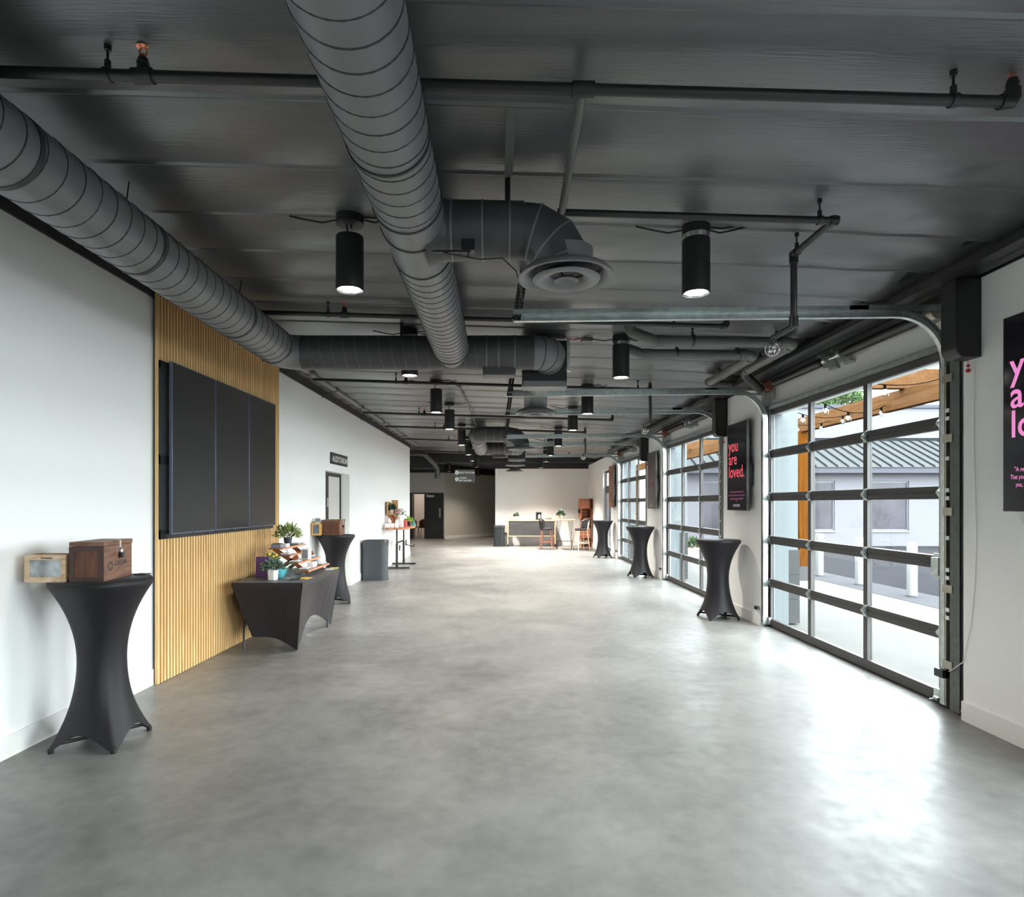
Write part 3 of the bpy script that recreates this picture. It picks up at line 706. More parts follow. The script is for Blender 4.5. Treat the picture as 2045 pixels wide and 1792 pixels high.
def hanger(parent, x, y, z, r):
    MB().cyl((x,y,z+r),(x,y,ZC(x,y)-.02),.006,n=6).cyl((x,y,ZC(x,y)-.045),(x,y,ZC(x,y)-.02),.014,n=8).build('hanger_rod', 'black_steel', parent)
    MB().cyl((x-.012,y,z),(x+.012,y,z),r+.006,n=14).cyl((x,y,z+r),(x,y,z+r+.035),.013,n=8).build('clamp', 'black_steel', parent)
def sline(Y, x0, x1, lab, r=.022, rods=(), heads=(), drop=.145, end_head=True, m='pipe_black'):
    zf = lambda x: ZC(x, Y)-drop
    t = thing('sprinkler_pipe', lab, 'pipe', ((x0+x1)/2, Y, zf(0)), 'sprinkler pipes across the ceiling')
    MB().cyl((x0,Y,zf(x0)),(x1,Y,zf(x1)),r,n=16).build('pipe', 'pipe_grey' if m == 'g' else m, t)
    for x in rods: hanger(t, x, Y, zf(x), r)
    for x in heads:
        MB().cyl((x-.04,Y,zf(x)),(x+.04,Y,zf(x)),r+.008,n=14).build('tee', 'pipe_black', t); head(t, (x,Y,zf(x)+r*.8))
    if end_head:
        MB().tube([(x1-.03,Y,zf(x1)),(x1+.012,Y,zf(x1)+.004),(x1+.022,Y,zf(x1)+.02),(x1+.022,Y,zf(x1)+.05)], r+.007, 12).build('elbow', 'pipe_black', t)
        head(t, (x1+.022,Y,zf(x1)+.04))
    return t
t1 = sline(2.52, -3.0, 2.08, 'black sprinkler pipe closest to the camera, crossing under both big ducts', .023, (-1.60, 1.86), (-1.455,))
zf = lambda x, Y: ZC(x, Y)-.145
MB().cyl((.30,2.52,zf(.33,2.52)),(.39,2.52,zf(.38,2.52)),.031,n=14).build('tee', 'pipe_black', t1)
MB().cyl((.345,2.52,zf(.34,2.52)),(.365,3.58,zf(.36,3.55)),.021,n=14).build('pipe', 'pipe_grey', t1)
t2 = sline(3.57, .34, 1.94, 'black sprinkler pipe behind the near round diffuser, ending in a caged drop head', .021, (1.86,), (), end_head=False)
za = zf(1.94, 3.57)
MB().tube([(1.90,3.57,za),(1.94,3.575,za),(1.94,3.62,za),(1.94,4.0,za),(1.94,4.04,za-.01),(1.94,4.05,za-.05),(1.94,4.05,2.76),(1.94,4.06,2.735),(1.94,4.09,2.73),(1.94,4.36,2.735)], .021, 14).build('pipe', 'pipe_black', t2, smooth=50)
for p, q in (((1.92,3.57,za),(1.965,3.57,za)),((1.94,3.555,za),(1.94,3.61,za)),((1.94,4.0,za),(1.94,4.06,za)),((1.94,4.05,za-.06),(1.94,4.05,za)),((1.94,4.05,2.72),(1.94,4.05,2.79))): MB().cyl(p, q, .028, n=14).build('elbow', 'pipe_black', t2)
hanger(t2, 1.94, 4.01, za, .021)
head(t2, (1.94,4.37,2.74), False, True)
sline(5.63, -2.62, 2.06, 'black sprinkler pipe under the near ceiling lamps, before the cross duct', .021, (-1.56, 1.6), (-1.41,))
t4 = sline(8.63, -2.60, 2.10, 'black sprinkler pipe just beyond the cross duct, with a drop to a caged head', .021, (-1.44, 1.95), (-1.3,))
MB().tube([(2.12,8.63,zf(2.1,8.63)),(2.13,8.63,2.74),(2.13,8.65,2.70),(2.13,8.98,2.70)], .021, 12).build('pipe', 'pipe_black', t4); head(t4, (2.13,8.99,2.71), False, True)
sline(11.6, -2.55, 2.12, 'black sprinkler pipe halfway down the hall over the second garage door', .021, (-1.5,), (-1.4,))
t6 = sline(13.55, -2.5, 1.88, 'black sprinkler pipe beside the U-shaped far duct', .021, (-1.4, 1.7), (-1.2,))
MB().tube([(1.9,13.55,zf(1.9,13.55)),(1.91,13.55,2.70),(1.91,13.57,2.67),(1.91,13.9,2.67)], .021, 12).build('pipe', 'pipe_black', t6); head(t6, (1.91,13.92,2.68), False, True)
sline(16.0, -2.5, 2.2, 'black sprinkler pipe before the last garage door at the far end', .021, (-1.3, 1.2), (-1.0,))
sline(19.4, -5.0, 2.2, 'black sprinkler pipe nearest the back wall of the hall', .021, (-1.2,), (-.95,))
t = thing('sprinkler_main', 'thick grey pipe running along the top of the long white wall', 'pipe', (-2.7, 10, 3.4))
MB().cyl((XL(5.5)+.24,5.5,3.47-.0075*5.5),(XL(18.4)+.24,18.4,3.47-.0075*18.4),.045,n=18).build('pipe', 'pipe_grey', t)
for y in (8.63, 9.9, 11.6, 13.55, 16.0): c0 = Vector((XL(y)+.24,y,3.47-.0075*y)); MB().cyl(c0-Vector((.001,.05,0)), c0+Vector((.001,.05,0)), .053, n=18).build('coupling', 'pipe_black', t)
for y in (7.5, 9.9, 12.4, 15): MB().cyl((XL(y)+.24,y,3.5-.0075*y),(XL(y)+.24,y,ZC(-2.8,y)),.006,n=6).cyl((XL(y)+.24,y,3.47-.0075*y),(XL(y)+.03,y,3.33-.0075*y),.006,n=6).build('hanger_rod', 'black_steel', t)
t = thing('brace_rod', 'thin grey brace rod slanting down from the ceiling to the far duct', 'rod', (-.6, 9.5, 3.3))
MB().tube([(-.69,9.2,3.34),(-.6,9.35,3.335),(-.47,13.0,3.20)], .012, 8).build('pipe', 'pipe_grey', t)
MB().box(-.74,-.64,9.17,9.25,3.33,3.36).build('foot_plate', 'galvanized', t)
# two large drain pipes from the roof
def drain(lab, Y, xs, x1, y1, down):
    zc = ZC(xs, Y); zl = zc-.16; z1 = ZC(x1, Y)-.14
    t = thing('drain_pipe', lab, 'pipe', (xs, Y, zl), 'grey roof drain pipes')
    a = [(xs,Y,zc+.03),(xs,Y,zc-.04),(xs+.02,Y,zc-.085),(xs+.07,Y,zc-.105),(xs+.24,Y,zl-.01),(xs+.30,Y,zl-.012)]
    e = [(x1-.10,Y,z1),(x1-.03,Y+.03,z1),(x1,Y+.10,z1),(x1,y1-.06,z1-.01)]
    MB().tube(a+e, .053, 20).build('pipe', 'pipe_grey', t, smooth=40)
    if down: MB().tube([(x1,y1-.06,z1-.01),(x1,y1,z1-.02),(x1+.03,y1+.03,z1-.05),(x1+.25,y1+.10,z1-.22)], .053, 20).build('outlet', 'pipe_black', t, smooth=40)
    else: MB().tube([(x1,y1-.06,z1-.01),(x1+.02,y1,z1-.01),(x1+.08,y1+.04,z1-.01),(x1+.4,y1+.06,z1-.01)], .053, 20).build('outlet', 'pipe_grey', t, smooth=40)
    for x in (xs+.30, x1-.14): MB().cyl((x-.03,Y,z1+(zl-.012-z1)*(x1-x)/(x1-xs)),(x+.03,Y,z1+(zl-.012-z1)*(x1-x)/(x1-xs)),.060,n=20).build('coupling', 'pipe_grey', t)
    MB().cyl((x1,Y+.12,z1),(x1,Y+.18,z1),.060,n=20).build('coupling', 'pipe_grey', t); MB().cyl((x1,y1-.12,z1-.01),(x1,y1-.07,z1-.01),.060,n=20).build('coupling', 'pipe_grey', t)
    for x, y in ((xs+.62, Y), (x1-.2, Y), (x1, y1-.45)): hanger(t, x, y, z1+.02, .055)
drain('grey drain pipe bending along the beam, higher of the two beside the drop head', 6.1, 1.30, 2.95, 7.4, True)
drain('grey drain pipe just behind the other, with its end turned to the beam', 6.62, 1.29, 2.76, 8.15, False)

# junction box and small ceiling parts
t = thing('junction_box', 'small grey junction box with red wire on the ceiling behind the damper', 'electrical box', (.95, 6.6, ZC(.95,6.6)))
B(.89,1.0,6.55,6.66,ZC(.95,6.6)-.06,ZC(.95,6.6)+.01).build('box', 'pipe_grey', t)
MB().tube([(.89,6.6,3.33),(.80,6.6,3.315),(.70,6.55,3.325)], .006, 6).build('cord', 'red_plastic', t)

# ------------------------------------------------------------------ pendant lamps
def make_pendant(gap):
    t = thing('ceiling_lamp', 'x', 'lamp', (0,0,0)); R = .0875; h = .345
    z1 = -.068-gap
    MB().lathe([(.001,0),(R,0),(R,-.068),(R-.004,-.07),(.001,-.07)], n=32).build('canopy', 'pendant_black', t)
    MB().lathe([(.001,z1),(R-.003,z1),(R,z1-.004),(R,z1-h),(R-.004,z1-h),(R-.006,z1-h+.012),(R-.02,z1-h+.02)], n=36).build('housing', 'pendant_black', t)
    MB().lathe([(R-.004,z1-h),(R-.014,z1-h+.003),(R-.018,z1-h+.012)], n=36).build('trim_ring', 'chrome', t)
    MB().lathe([(R-.017,z1-h+.010),(.001,z1-h+.010)], n=32).build('lens', 'lamp_lens', t)
    if gap > .05: MB().tube([(-.02,0,-.07),(-.015,0,-.1),(-.02,0,z1)], .005, 6).cyl((.01,0,-.07),(.01,0,-.095),.005,n=6).build('cord', 'black_matte', t)
    else: MB().lathe([(R-.003,-.068),(R-.003,z1)], n=32).build('spacer_ring', 'chrome', t)
    MB().tube([(R-.01,0,-.035),(R+.07,.01,-.05),(R+.16,.0,-.035),(R+.26,0,-.01)], .006, 6).tube([(R-.01,0,-.02),(R+.08,-.01,-.03),(R+.2,0,-.005)], .006, 6).tube([(-R+.01,0,-.035),(-R-.09,.01,-.05),(-R-.2,.0,-.035),(-R-.3,0,-.012)], .006, 6).build('cable', 'black_matte', t)
    return t
pl_, pr_ = make_pendant(.078), make_pendant(.032)
rows = [3.95, 6.5, 9.0, 10.9, 13.65, 16.1, 18.2, 20.9]
LX = [-.955, -.94, -.914, -.87, -.82, -.79, -.785, -.74]
RX = [1.265, 1.29, 1.295, 1.31, 1.32, 1.35, 1.40, 1.43]
ordn = ['nearest the camera', 'second from the camera', 'third from the camera', 'fourth from the camera', 'fifth from the camera', 'sixth from the camera', 'seventh from the camera', 'farthest from the camera']
for side, proto, XX, nm in ((0, pl_, LX, 'row beside the long white wall'), (1, pr_, RX, 'row over the garage door side')):
    for i, y in enumerate(rows):
        x = XX[i]; z = ZC(x, y)-.012
        lab = f'black cylinder ceiling lamp, {ordn[i]} in the {nm}'
        if i == 0: o = proto; o.location = (x, y, z); tag(o, lab, None, 'black cylinder ceiling lamps')
        else: o = dup(proto, (x, y, z), 0, lab, 'black cylinder ceiling lamps')
        l = bpy.data.lights.new('lamp_light', 'SPOT'); l.energy = (40, 52, 80, 110, 125, 145, 200, 390)[i]; l.color = (1,.92,.82); l.spot_size = math.radians(125); l.spot_blend = .9; l.shadow_soft_size = .06
        lo = bpy.data.objects.new('lamp_light', l); C.objects.link(lo); lo.location = (x, y, z-.50)
for k, (x, y) in enumerate(((-1.95, 24.2), (-3.6, 23.4), (-.9, 26.5))):  # the first lamp is real, the other two are added to brighten the corridor
    dup(pl_, (x, y, ZC(x, y)-.012), 0, ('black cylinder ceiling lamp in the far corridor behind the hanging sign', 'added black cylinder lamp brightening the far corridor before the double door', 'added black cylinder lamp brightening the deepest part of the far corridor')[k], 'black cylinder ceiling lamps')
    l = bpy.data.lights.new('lamp_light', 'SPOT'); l.energy = 60; l.color = (1,.88,.72); l.spot_size = math.radians(125); l.spot_blend = .9; l.shadow_soft_size = .06
    lo = bpy.data.objects.new('lamp_light', l); C.objects.link(lo); lo.location = (x, y, ZC(x, y)-.52)
l = bpy.data.lights.new('side_room_light', 'AREA'); l.energy = 14; l.size = 2; l.color = (1,.9,.8)
lo = bpy.data.objects.new('side_room_light', l); C.objects.link(lo); lo.location = (-3.8, 29, 2.8)

# ------------------------------------------------------------------ slat panel and screens on the long wall
ANG = -math.atan(.0236)
def wall_pt(y, d, z): return (XL(y)+d, y, z)
t = thing('slat_panel', 'pale pine slat panel on the white wall behind the three black screens', 'wall panel', (XL(5.3), 5.3, 0))
mb = MB(); wl(mb, 5.30, 8.07, 0, 3.40, 0, 3.40, .022, .026); mb.build('backing', 'slat_backing', t)
s0 = None; n = 56; pitch = 2.77/n
for i in range(n):
    if s0 is None:
        s0 = B(.026, .052, 0, pitch*.59, .003, 3.40).build('slat', 'pine_slat', t)
        s0.location = (0, 0, 0); s0.rotation_euler = (0,0,ANG)
    else:
        c = bpy.data.objects.new('slat', s0.data); C.objects.link(c); c.parent = t
        c.location = (.0236*pitch*i, pitch*i, 0); c.rotation_euler = (0,0,ANG)
for me in (s0.data,):
    for v in me.vertices: v.co = v.co + Vector((XL(5.3), 5.3, 0))
t = thing('display_mount', 'black steel mounting frame behind the three tall wall screens', 'mount', (XL(5.3)+.04, 5.3, 1.25))
mb = MB()
for (a, b, z0, z1) in ((5.31,7.80,1.25,1.33),(5.31,7.80,2.74,2.80),(5.31,5.42,1.25,2.80),(7.66,7.72,1.25,2.80),(6.1,6.15,1.25,2.8),(6.9,6.95,1.25,2.8),(5.31,7.8,1.9,1.98)):
    wl(mb, a, b, z0, z1, z0, z1, .0525, .068)
mb.build('frame', 'black_steel', t)
scr_y = [5.404, 6.195, 6.985]
scr_lab = ['tall blank black screen nearest the camera of the three on the slat panel', 'middle tall blank black screen of the three on the slat panel', 'farthest tall blank black screen of the three on the slat panel']
for i, y in enumerate(scr_y):
    t = thing('display_screen', scr_lab[i], 'screen', wall_pt(y, .11, 1.288), 'screens on the slat panel')
    ye = y+.772; z0, z1 = 1.288, 2.808
    mb = MB(); wl(mb, y, ye, z0, z1, z0, z1, .088, .118); mb.build('case', 'screen_edge', t, bevel=.003)
    mb = MB(); wl(mb, y+.10, ye-.1, z0+.1, z1-.1, z0+.1, z1-.1, .069, .09)
    mb.hexa([(XL(y)+.070,y+.03,z0+.08),(XL(y)+.09,y+.006,z0+.02),(XL(ye)+.09,ye-.006,z0+.02),(XL(ye)+.070,ye-.03,z0+.08),(XL(y)+.070,y+.03,z1-.08),(XL(y)+.09,y+.006,z1-.02),(XL(ye)+.09,ye-.006,z1-.02),(XL(ye)+.070,ye-.03,z1-.08)])
    mb.build('back_shell', 'black_plastic', t)
    mb = MB(); wl(mb, y+.008, ye-.008, z0+.012, z1-.008, z0+.012, z1-.008, .118, .1195); mb.build('panel', 'screen_glass', t, smooth=0)
    mb = MB(); wl(mb, y+.36, y+.40, z0-.008, z0+.004, z0-.008, z0+.004, .10, .119); mb.build('receiver', 'black_plastic', t)

# auditorium sign
t = thing('auditorium_sign', 'black sign reading AUDITORIUM on the white wall over the doorway', 'sign', wall_pt(10.97, .01, 2.34))
mb = MB(); wl(mb, 10.45, 11.49, 2.24, 2.437, 2.24, 2.437, .004, .018); mb.build('plate', 'sign_dark', t, bevel=.002)
text('AUDITORIUM', .1, wall_pt(10.51, .0205, 2.285), (.0236,1,0), (0,0,1), 'lettering', 'text_white', t, width=.92, height=.105, bold=.012)
mb = MB()
for y in (10.48, 11.46):
    for z in (2.265, 2.412): mb.cyl(wall_pt(y,.018,z), wall_pt(y,.022,z), .008, n=8)
mb.build('screw', 'chrome', t)

# ------------------------------------------------------------------ spandex cocktail tables
def make_cocktail():
    t = thing('cocktail_table', 'x', 'table', (0,0,0)); R = .295; Wa = .140; n = 96; H = 1.07
    def rsq(th): return min(.215/max(abs(math.cos(th)), abs(math.sin(th))), .292)
    def P(i, j):
        th = 2*PI*j/n; c, s = math.cos(th), math.sin(th)
        if i == 0: r, z = .001, H
        elif i == 1: r, z = R-.012, H
        elif i == 2: r, z = R, H-.01
        elif i == 3: r, z = R, H-.035
        else:
            u = (i-3)/25; q = (rsq(th)-.215)/(.292-.215)
            hem = .014 + .10*(1-max(0,min(1,q)))**1.4
            z = (H-.035) + (hem-(H-.035))*u
            if u < .5: r = Wa + (R-Wa)*((.5-u)/.5)**2.1
            else:
                k = ((u-.5)/.5)**2.0; r = Wa + (rsq(th)-Wa)*k
                r += .006*max(0,q)**3*k
        return (r*c, r*s, z)
    MB().grid(P, 29, n, True).build('cover', 'spandex', t, smooth=60)
    f0 = None
    for sx in (-1,1):
        for sy in (-1,1):
            if f0 is None: f0 = MB().cyl((-.196,-.196,0),(-.196,-.196,.03),.016,.018,12).cyl((-.196,-.196,.03),(-.17,-.17,.05),.016,.012,10).build('foot', 'black_plastic', t)
            else:
                c = bpy.data.objects.new('foot', f0.data); C.objects.link(c); c.parent = t; c.scale = (-sx, -sy, 1)
    MB().cyl((0,0,.045),(0,0,1.04),.03,n=12).lathe([(.001,1.04),(.28,1.04),(.28,1.062),(.001,1.062)], n=40).cyl((-.17,-.17,.05),(.17,.17,.05),.012,n=8).cyl((.17,-.17,.05),(-.17,.17,.05),.012,n=8).build('pedestal', 'black_steel', t)
    return t
ct = make_cocktail()
spots = [((-2.60, 4.04, 0), 0, 'tall black spandex cocktail table holding the padlocked brown box beside the slat panel'),
         ((-2.565, 9.70, 0), .3, 'tall black spandex cocktail table behind the skirted table, under the auditorium doorway'),
         ((2.99, 8.40, 0), .1, 'tall black spandex cocktail table beside the first and largest glass door'),
         ((3.01, 13.1, 0), .15, 'tall black spandex cocktail table before the second glass garage door'),
         ((3.0, 17.8, 0), .2, 'tall black spandex cocktail table farthest down, near the bar stools')]
for i, (p, a, lab) in enumerate(spots):
    if i == 0: ct.location = p; tag(ct, lab, None, 'black spandex cocktail tables')
    else: dup(ct, p, a, lab, 'black spandex cocktail tables')

# items on the near cocktail table
zt = 1.071
t = thing('lock_box', 'dark brown wooden box with brass hasp and padlock on the near cocktail table', 'box', (-2.463, 3.84, zt))
lockbox = t
x0, x1, y0, y1, z1 = -2.662, -2.463, 3.84, 4.23, zt+.25
def frame_face(mb, x0, x1, y, z0, z1, w, d):
    mb.box(x0, x0+w, y-d, y, z0, z1).box(x1-w, x1, y-d, y, z0, z1).box(x0+w, x1-w, y-d, y, z0, z0+w).box(x0+w, x1-w, y-d, y, z1-w, z1)
B(x0+.008, x1, y0+.008, y1, zt, z1-.03).build('body', 'walnut_box', t, bevel=.002)
B(x0, x1+.004, y0, y1+.002, z1-.028, z1).build('lid', 'walnut_box', t, bevel=.002)
B(x0+.03, x1-.03, y0+.002, y0+.008, zt+.02, z1-.045).build('end_panel', 'walnut_end', t)
mb = MB(); frame_face(mb, x0, x1, y0+.006, zt, z1-.03, .03, .008); mb.build('end_frame', 'walnut_dark', t)
MB().box(x1, x1+.007, 4.035, 4.06, z1-.05, z1-.002).box(x1, x1+.012, 4.032, 4.063, z1-.065, z1-.05).box(x1-.03, x1+.007, 4.035, 4.06, z1, z1+.003).build('hasp', 'chrome', t)
MB().box(x1+.005, x1+.027, 4.03, 4.062, z1-.115, z1-.08).build('padlock', 'black_plastic', t, bevel=.003)
MB().tube([(x1+.016,4.036,z1-.08),(x1+.016,4.036,z1-.062),(x1+.016,4.046,z1-.052),(x1+.016,4.056,z1-.062),(x1+.016,4.056,z1-.08)], .003, 6).build('shackle', 'chrome', t)
mb = MB(); cy, cz, rr = 3.925, zt+.09, .03
for a in range(0, 360, 72):
    q = [math.radians(a+k) for k in range(0, 61, 10)]
    mb.add([(x1+.0012, cy+rr*math.cos(k), cz+rr*math.sin(k)) for k in q]+[(x1+.0012, cy+rr*.62*math.cos(k+.3), cz+rr*.62*math.sin(k+.3)) for k in q], [(i, i+1, 8+i, 7+i) for i in range(6)])
mb.build('emblem', 'dark_card', t)
text('COASTLINE', .05, (x1+.0005, 3.985, zt+.088), (0,1,0), (0,0,1), 'lettering', 'dark_card', t, width=.17, height=.03, bold=.01, ext=.0008)
lockbox.rotation_euler = (0,0,.14)
t = thing('picture_box', 'rustic pale wooden box with a photo window, left of the padlocked box', 'box', (-2.8, 3.95, zt))
t['label'] = 'rustic pale wooden box with a photo window, against the wall beside the padlocked box'
x0, x1, y0, y1, z1 = -2.945, -2.685, 3.82, 3.97, zt+.17
MB().box(x0,x1,y1-.012,y1,zt,z1).box(x0,x0+.012,y0+.014,y1,zt,z1).box(x1-.012,x1,y0+.014,y1,zt,z1).box(x0,x1,y0+.014,y1,zt,zt+.012).build('body', 'rustic_pine', t)
mb = MB(); frame_face(mb, x0, x1, y0+.014, zt, z1, .032, .014); mb.build('front_frame', 'rustic_pine', t, bevel=.002)
B(x0+.032, x1-.032, y0+.004, y0+.012, zt+.032, z1-.032).build('photo', 'photo_print', t)
B(-2.84, -2.77, y0-.001, y0+.004, z1-.024, z1-.016).build('slot', 'walnut_dark', t)
t = thing('phone', 'small dark card lying at the table edge behind the padlocked box', 'card', (-2.36, 4.24, zt))
B(-2.49,-2.41,4.20,4.27,zt,zt+.008).build('card', 'dark_card', t)

# items on the far cocktail table
zt = 1.071; ox, oy = -2.565, 9.70
t = thing('lock_box', 'brown wooden box with hasp on the cocktail table under the auditorium doorway', 'box', (-2.55, 9.6, zt))
x0, x1, y0, y1, z1 = -2.72, -2.45, 9.50, 9.80, zt+.24
B(x0, x1, y0, y1, zt, z1-.03).build('body', 'walnut_box', t, bevel=.002)
B(x0-.004, x1+.004, y0-.004, y1+.002, z1-.028, z1).build('lid', 'walnut_box', t, bevel=.002)
B(x0+.02, x1-.02, y0-.006, y0, zt+.02, z1-.05).build('end_panel', 'walnut_end', t)
MB().box(x1, x1+.008, 9.66, 9.685, z1-.09, z1).build('hasp', 'chrome', t)
MB().box(x1+.003, x1+.025, 9.655, 9.69, z1-.125, z1-.09).build('padlock', 'black_plastic', t)
t = thing('picture_box', 'honey coloured wooden box with dark photo window, on the far cocktail table by the wall', 'box', (-2.85, 9.6, zt))
x0, x1, y0, y1, z1 = -2.86, -2.725, 9.44, 9.72, zt+.19
x0 = -2.875; 
mb = MB().box(x0,x1,y1-.012,y1,zt,z1).box(x0,x0+.012,y0+.014,y1,zt,z1).box(x1-.012,x1,y0+.014,y1,zt,z1).box(x0,x1,y0+.014,y1,zt,zt+.012).box(x0,x1,y0+.014,y1,z1-.012,z1)
mb.build('body', 'light_box', t)
mb = MB(); frame_face(mb, x0, x1, y0+.014, zt, z1, .03, .014); mb.build('front_frame', 'light_box', t, bevel=.002)
B(x0+.03, x1-.03, y0+.004, y0+.012, zt+.03, z1-.03).build('photo', 'book_spines', t)
t = thing('card_stack', 'small white boxes of cards stacked on the honey coloured box', 'box', (-2.8, 9.6, zt+.19))
B(-2.83,-2.75,9.5,9.6,zt+.19,zt+.265).build('carton', 'white_card', t); B(-2.828,-2.752,9.496,9.5,zt+.20,zt+.26).build('label_print', 'grey_card', t)
B(-2.40,-2.33,9.62,9.74,zt,zt+.006)
t = thing('leaflet', 'dark leaflet lying flat on the far cocktail table beside the brown box', 'card', (-2.37, 9.7, zt))
B(-2.43,-2.32,9.6,9.75,zt,zt+.006).build('card', 'dark_card', t)

# ------------------------------------------------------------------ skirted folding table
TX0, TX1, TY0, TY1, TZ = -2.76, -2.04, 6.38, 7.86, .74
t = thing('folding_table', 'folding table under a stretched black cloth before the slat panel', 'table', (-2.4, 7.1, 0))
B(TX0+.01, TX1-.01, TY0+.01, TY1-.01, TZ-.045, TZ-.005).build('tabletop', 'table_grey', t, bevel=.006)
for x in (TX0+.03, TX1-.115):
    for (y, k) in ((TY0+(.31 if x < -2.5 else .27), -1), (TY1-.2, 1)):
        MB().tube([(x,y,TZ-.045),(x,y,.42),(x,y+.05*k,.32),(x,y+.09*k,.2),(x,y+.09*k,0)], .014, 10).build('leg', 'table_grey', t)
cl = MB(); e = .006
N = 40
A_, B_, C_, D_ = (TX0,TY0), (TX1,TY0), (TX1,TY1), (TX0,TY1)
def side(a, b, ba, bb, arch, inw, lift=0):
    a3 = Vector((*a, TZ)); b3 = Vector((*b, TZ)); ba = Vector(ba); bb = Vector(bb); nrm = (b3-a3).cross(Vector((0,0,1))).normalized()
    def P(i, j):
        s_ = j/N; v = i/26; T_ = a3.lerp(b3, s_); bot = ba.lerp(bb, s_)
        ar = (math.sin(PI*s_))**1.25
        bot = bot + Vector((0,0,arch*ar)) - nrm*inw*ar
        if v < .08: p = T_ + Vector((0,0,-v*.55)); return p + nrm*e
        vv = (v-.08)/.92; T2 = T_ + Vector((0,0,-.044)) + nrm*e
        p = T2.lerp(bot, vv) - nrm*inw*.5*math.sin(PI*vv)*(.3+.7*math.sin(PI*s_))
        fold = math.exp(-((s_-.80)/.10)**2)*math.sin(s_*70+vv*5)*.004*vv*(1-vv)*4
        return p + nrm*fold
    cl.grid(P, 27, N+1)
nb = (-2.125, 6.50, .012); fb = (-2.15, 7.90, .012)
side(A_, B_, (-2.60,6.49,.155), nb, .045, .03)
side(B_, C_, nb, fb, .235, .05)
side(C_, D_, fb, (-2.70,7.88,.012), .2, .03)
side(D_, A_, (-2.70,7.88,.012), (-2.60,6.49,.155), .2, .03)
cl.grid(lambda i, j: (TX0-e+(TX1-TX0+2*e)*i/4, TY0-e+(TY1-TY0+2*e)*j/4, TZ), 5, 5)
tag(cl.build('tablecloth', 'spandex_table', None, smooth=50), 'stretched black spandex cloth over the folding table, snagged up at the wall corner', 'tablecloth')

def foliage(mb, c, rx, rz, n, ll, lw, up=.4, stem=True, flat=0):
    c = Vector(c)
    for k in range(n):
        th = random.uniform(0, 2*PI); ph = math.acos(random.uniform(-.25, 1)); rr = random.uniform(.35, 1)
        d = Vector((math.sin(ph)*math.cos(th), math.sin(ph)*math.sin(th), math.cos(ph)))
        p = c + Vector((d.x*rx*rr, d.y*rx*rr, d.z*rz*rr))
        dr = (d + Vector((random.uniform(-.6,.6), random.uniform(-.6,.6), random.uniform(-.3,.6)+up*.5))).normalized()
        sd = dr.cross(Vector((random.uniform(-1,1), random.uniform(-1,1), random.uniform(-1,1)))).normalized()
        L_ = ll*random.uniform(.6, 1.3); W_ = lw*random.uniform(.7, 1.3); nn = dr.cross(sd)
        mb.add([p, p+dr*L_*.45+sd*W_+nn*W_*.3, p+dr*L_, p+dr*L_*.45-sd*W_+nn*W_*.3], [(0,1,2,3)])
    return mb
def plant(name, lab, c, pot, potm, R, leafm, n, ll, lw, rx, rz, group=None):
    x, y, z = c; t = thing(name, lab, 'plant', c, group)
    if pot == 'hex':
        MB().lathe([(.001,z),(R*.88,z),(R,z+R*1.75),(R*.9,z+R*1.75),(R*.85,z+R*1.5),(.001,z+R*1.5)], (x,y,0), 6).build('pot', potm, t, smooth=20, bevel=.002); h = R*1.7
    else:
        MB().lathe([(.001,z),(R*.68,z),(R*.95,z+R*1.75),(R,z+R*1.78),(R,z+R*2.0),(R*.9,z+R*2.0),(R*.88,z+R*1.8),(.001,z+R*1.75)], (x,y,0), 20).build('pot', potm, t); h = R*1.85
    mb = MB(); foliage(mb, (x,y,z+h+rz*.25), rx, rz, n, ll, lw)
    mb.build('foliage', leafm, t, smooth=0, kind='stuff')
    mb = MB()
    for k in range(7):
        a = random.uniform(0, 6.28); mb.tube([(x,y,z+h-.02),(x+rx*.4*math.cos(a),y+rx*.4*math.sin(a),z+h+rz*.5),(x+rx*.7*math.cos(a),y+rx*.7*math.sin(a),z+h+rz*.9)], .002, 4)
    mb.build('stem', 'bark', t)
    return t
# tiered wooden riser
t = thing('tiered_riser', 'reddish brown tiered wooden display stand on the skirted table', 'display stand', (-2.35, 7.4, TZ))
sh = [(-2.16, .80), (-2.275, .885), (-2.37, .97), (-2.46, 1.05)]
for i, (xf, z) in enumerate(sh):
    ya, yb = (7.0, 7.86) if i != 2 else (7.0, 7.62)
    B(xf-.155, xf-.004, ya, yb, z-.012, z).build('shelf', 'riser_wood', t)
    k = kids(t)[-1]; B(xf-.005, xf, ya, yb, z-.020, z+.002).build('lip', 'riser_edge', k)
for y in (7.12, 7.70):
    for (p, q) in (((-2.60,1.04),(-2.20,.745)), ((-2.62,.745),(-2.32,.95))):
        d = Vector((q[0]-p[0], 0, q[1]-p[1])).normalized(); u = Vector((-d.z,0,d.x))*.026
        a = Vector((p[0],y,p[1])); b = Vector((q[0],y,q[1])); w_ = Vector((0,.012,0))
        lowz = lambda v: Vector((v.x, v.y, max(v.z, TZ+.001)))
        MB().hexa([lowz(a-u), lowz(b-u), lowz(b-u+w_), lowz(a-u+w_), lowz(a+u), lowz(b+u), lowz(b+u+w_), lowz(a+u+w_)]).build('side_brace', 'riser_wood', t)
plant('potted_fern', 'bushy green plant in a dark blue pot on the top of the tiered stand', (-2.54,7.42,1.051), 'r', 'pot_dark', .052, 'leaf_yellow', 420, .05, .010, .15, .13, 'plants on the skirted table')
plant('potted_succulent', 'grey-green plant in a white faceted pot at the near end of the skirted table', (-2.43,6.62,TZ+.001), 'hex', 'white_ceramic', .062, 'leaf_grey', 420, .035, .012, .12, .085, 'plants on the skirted table')
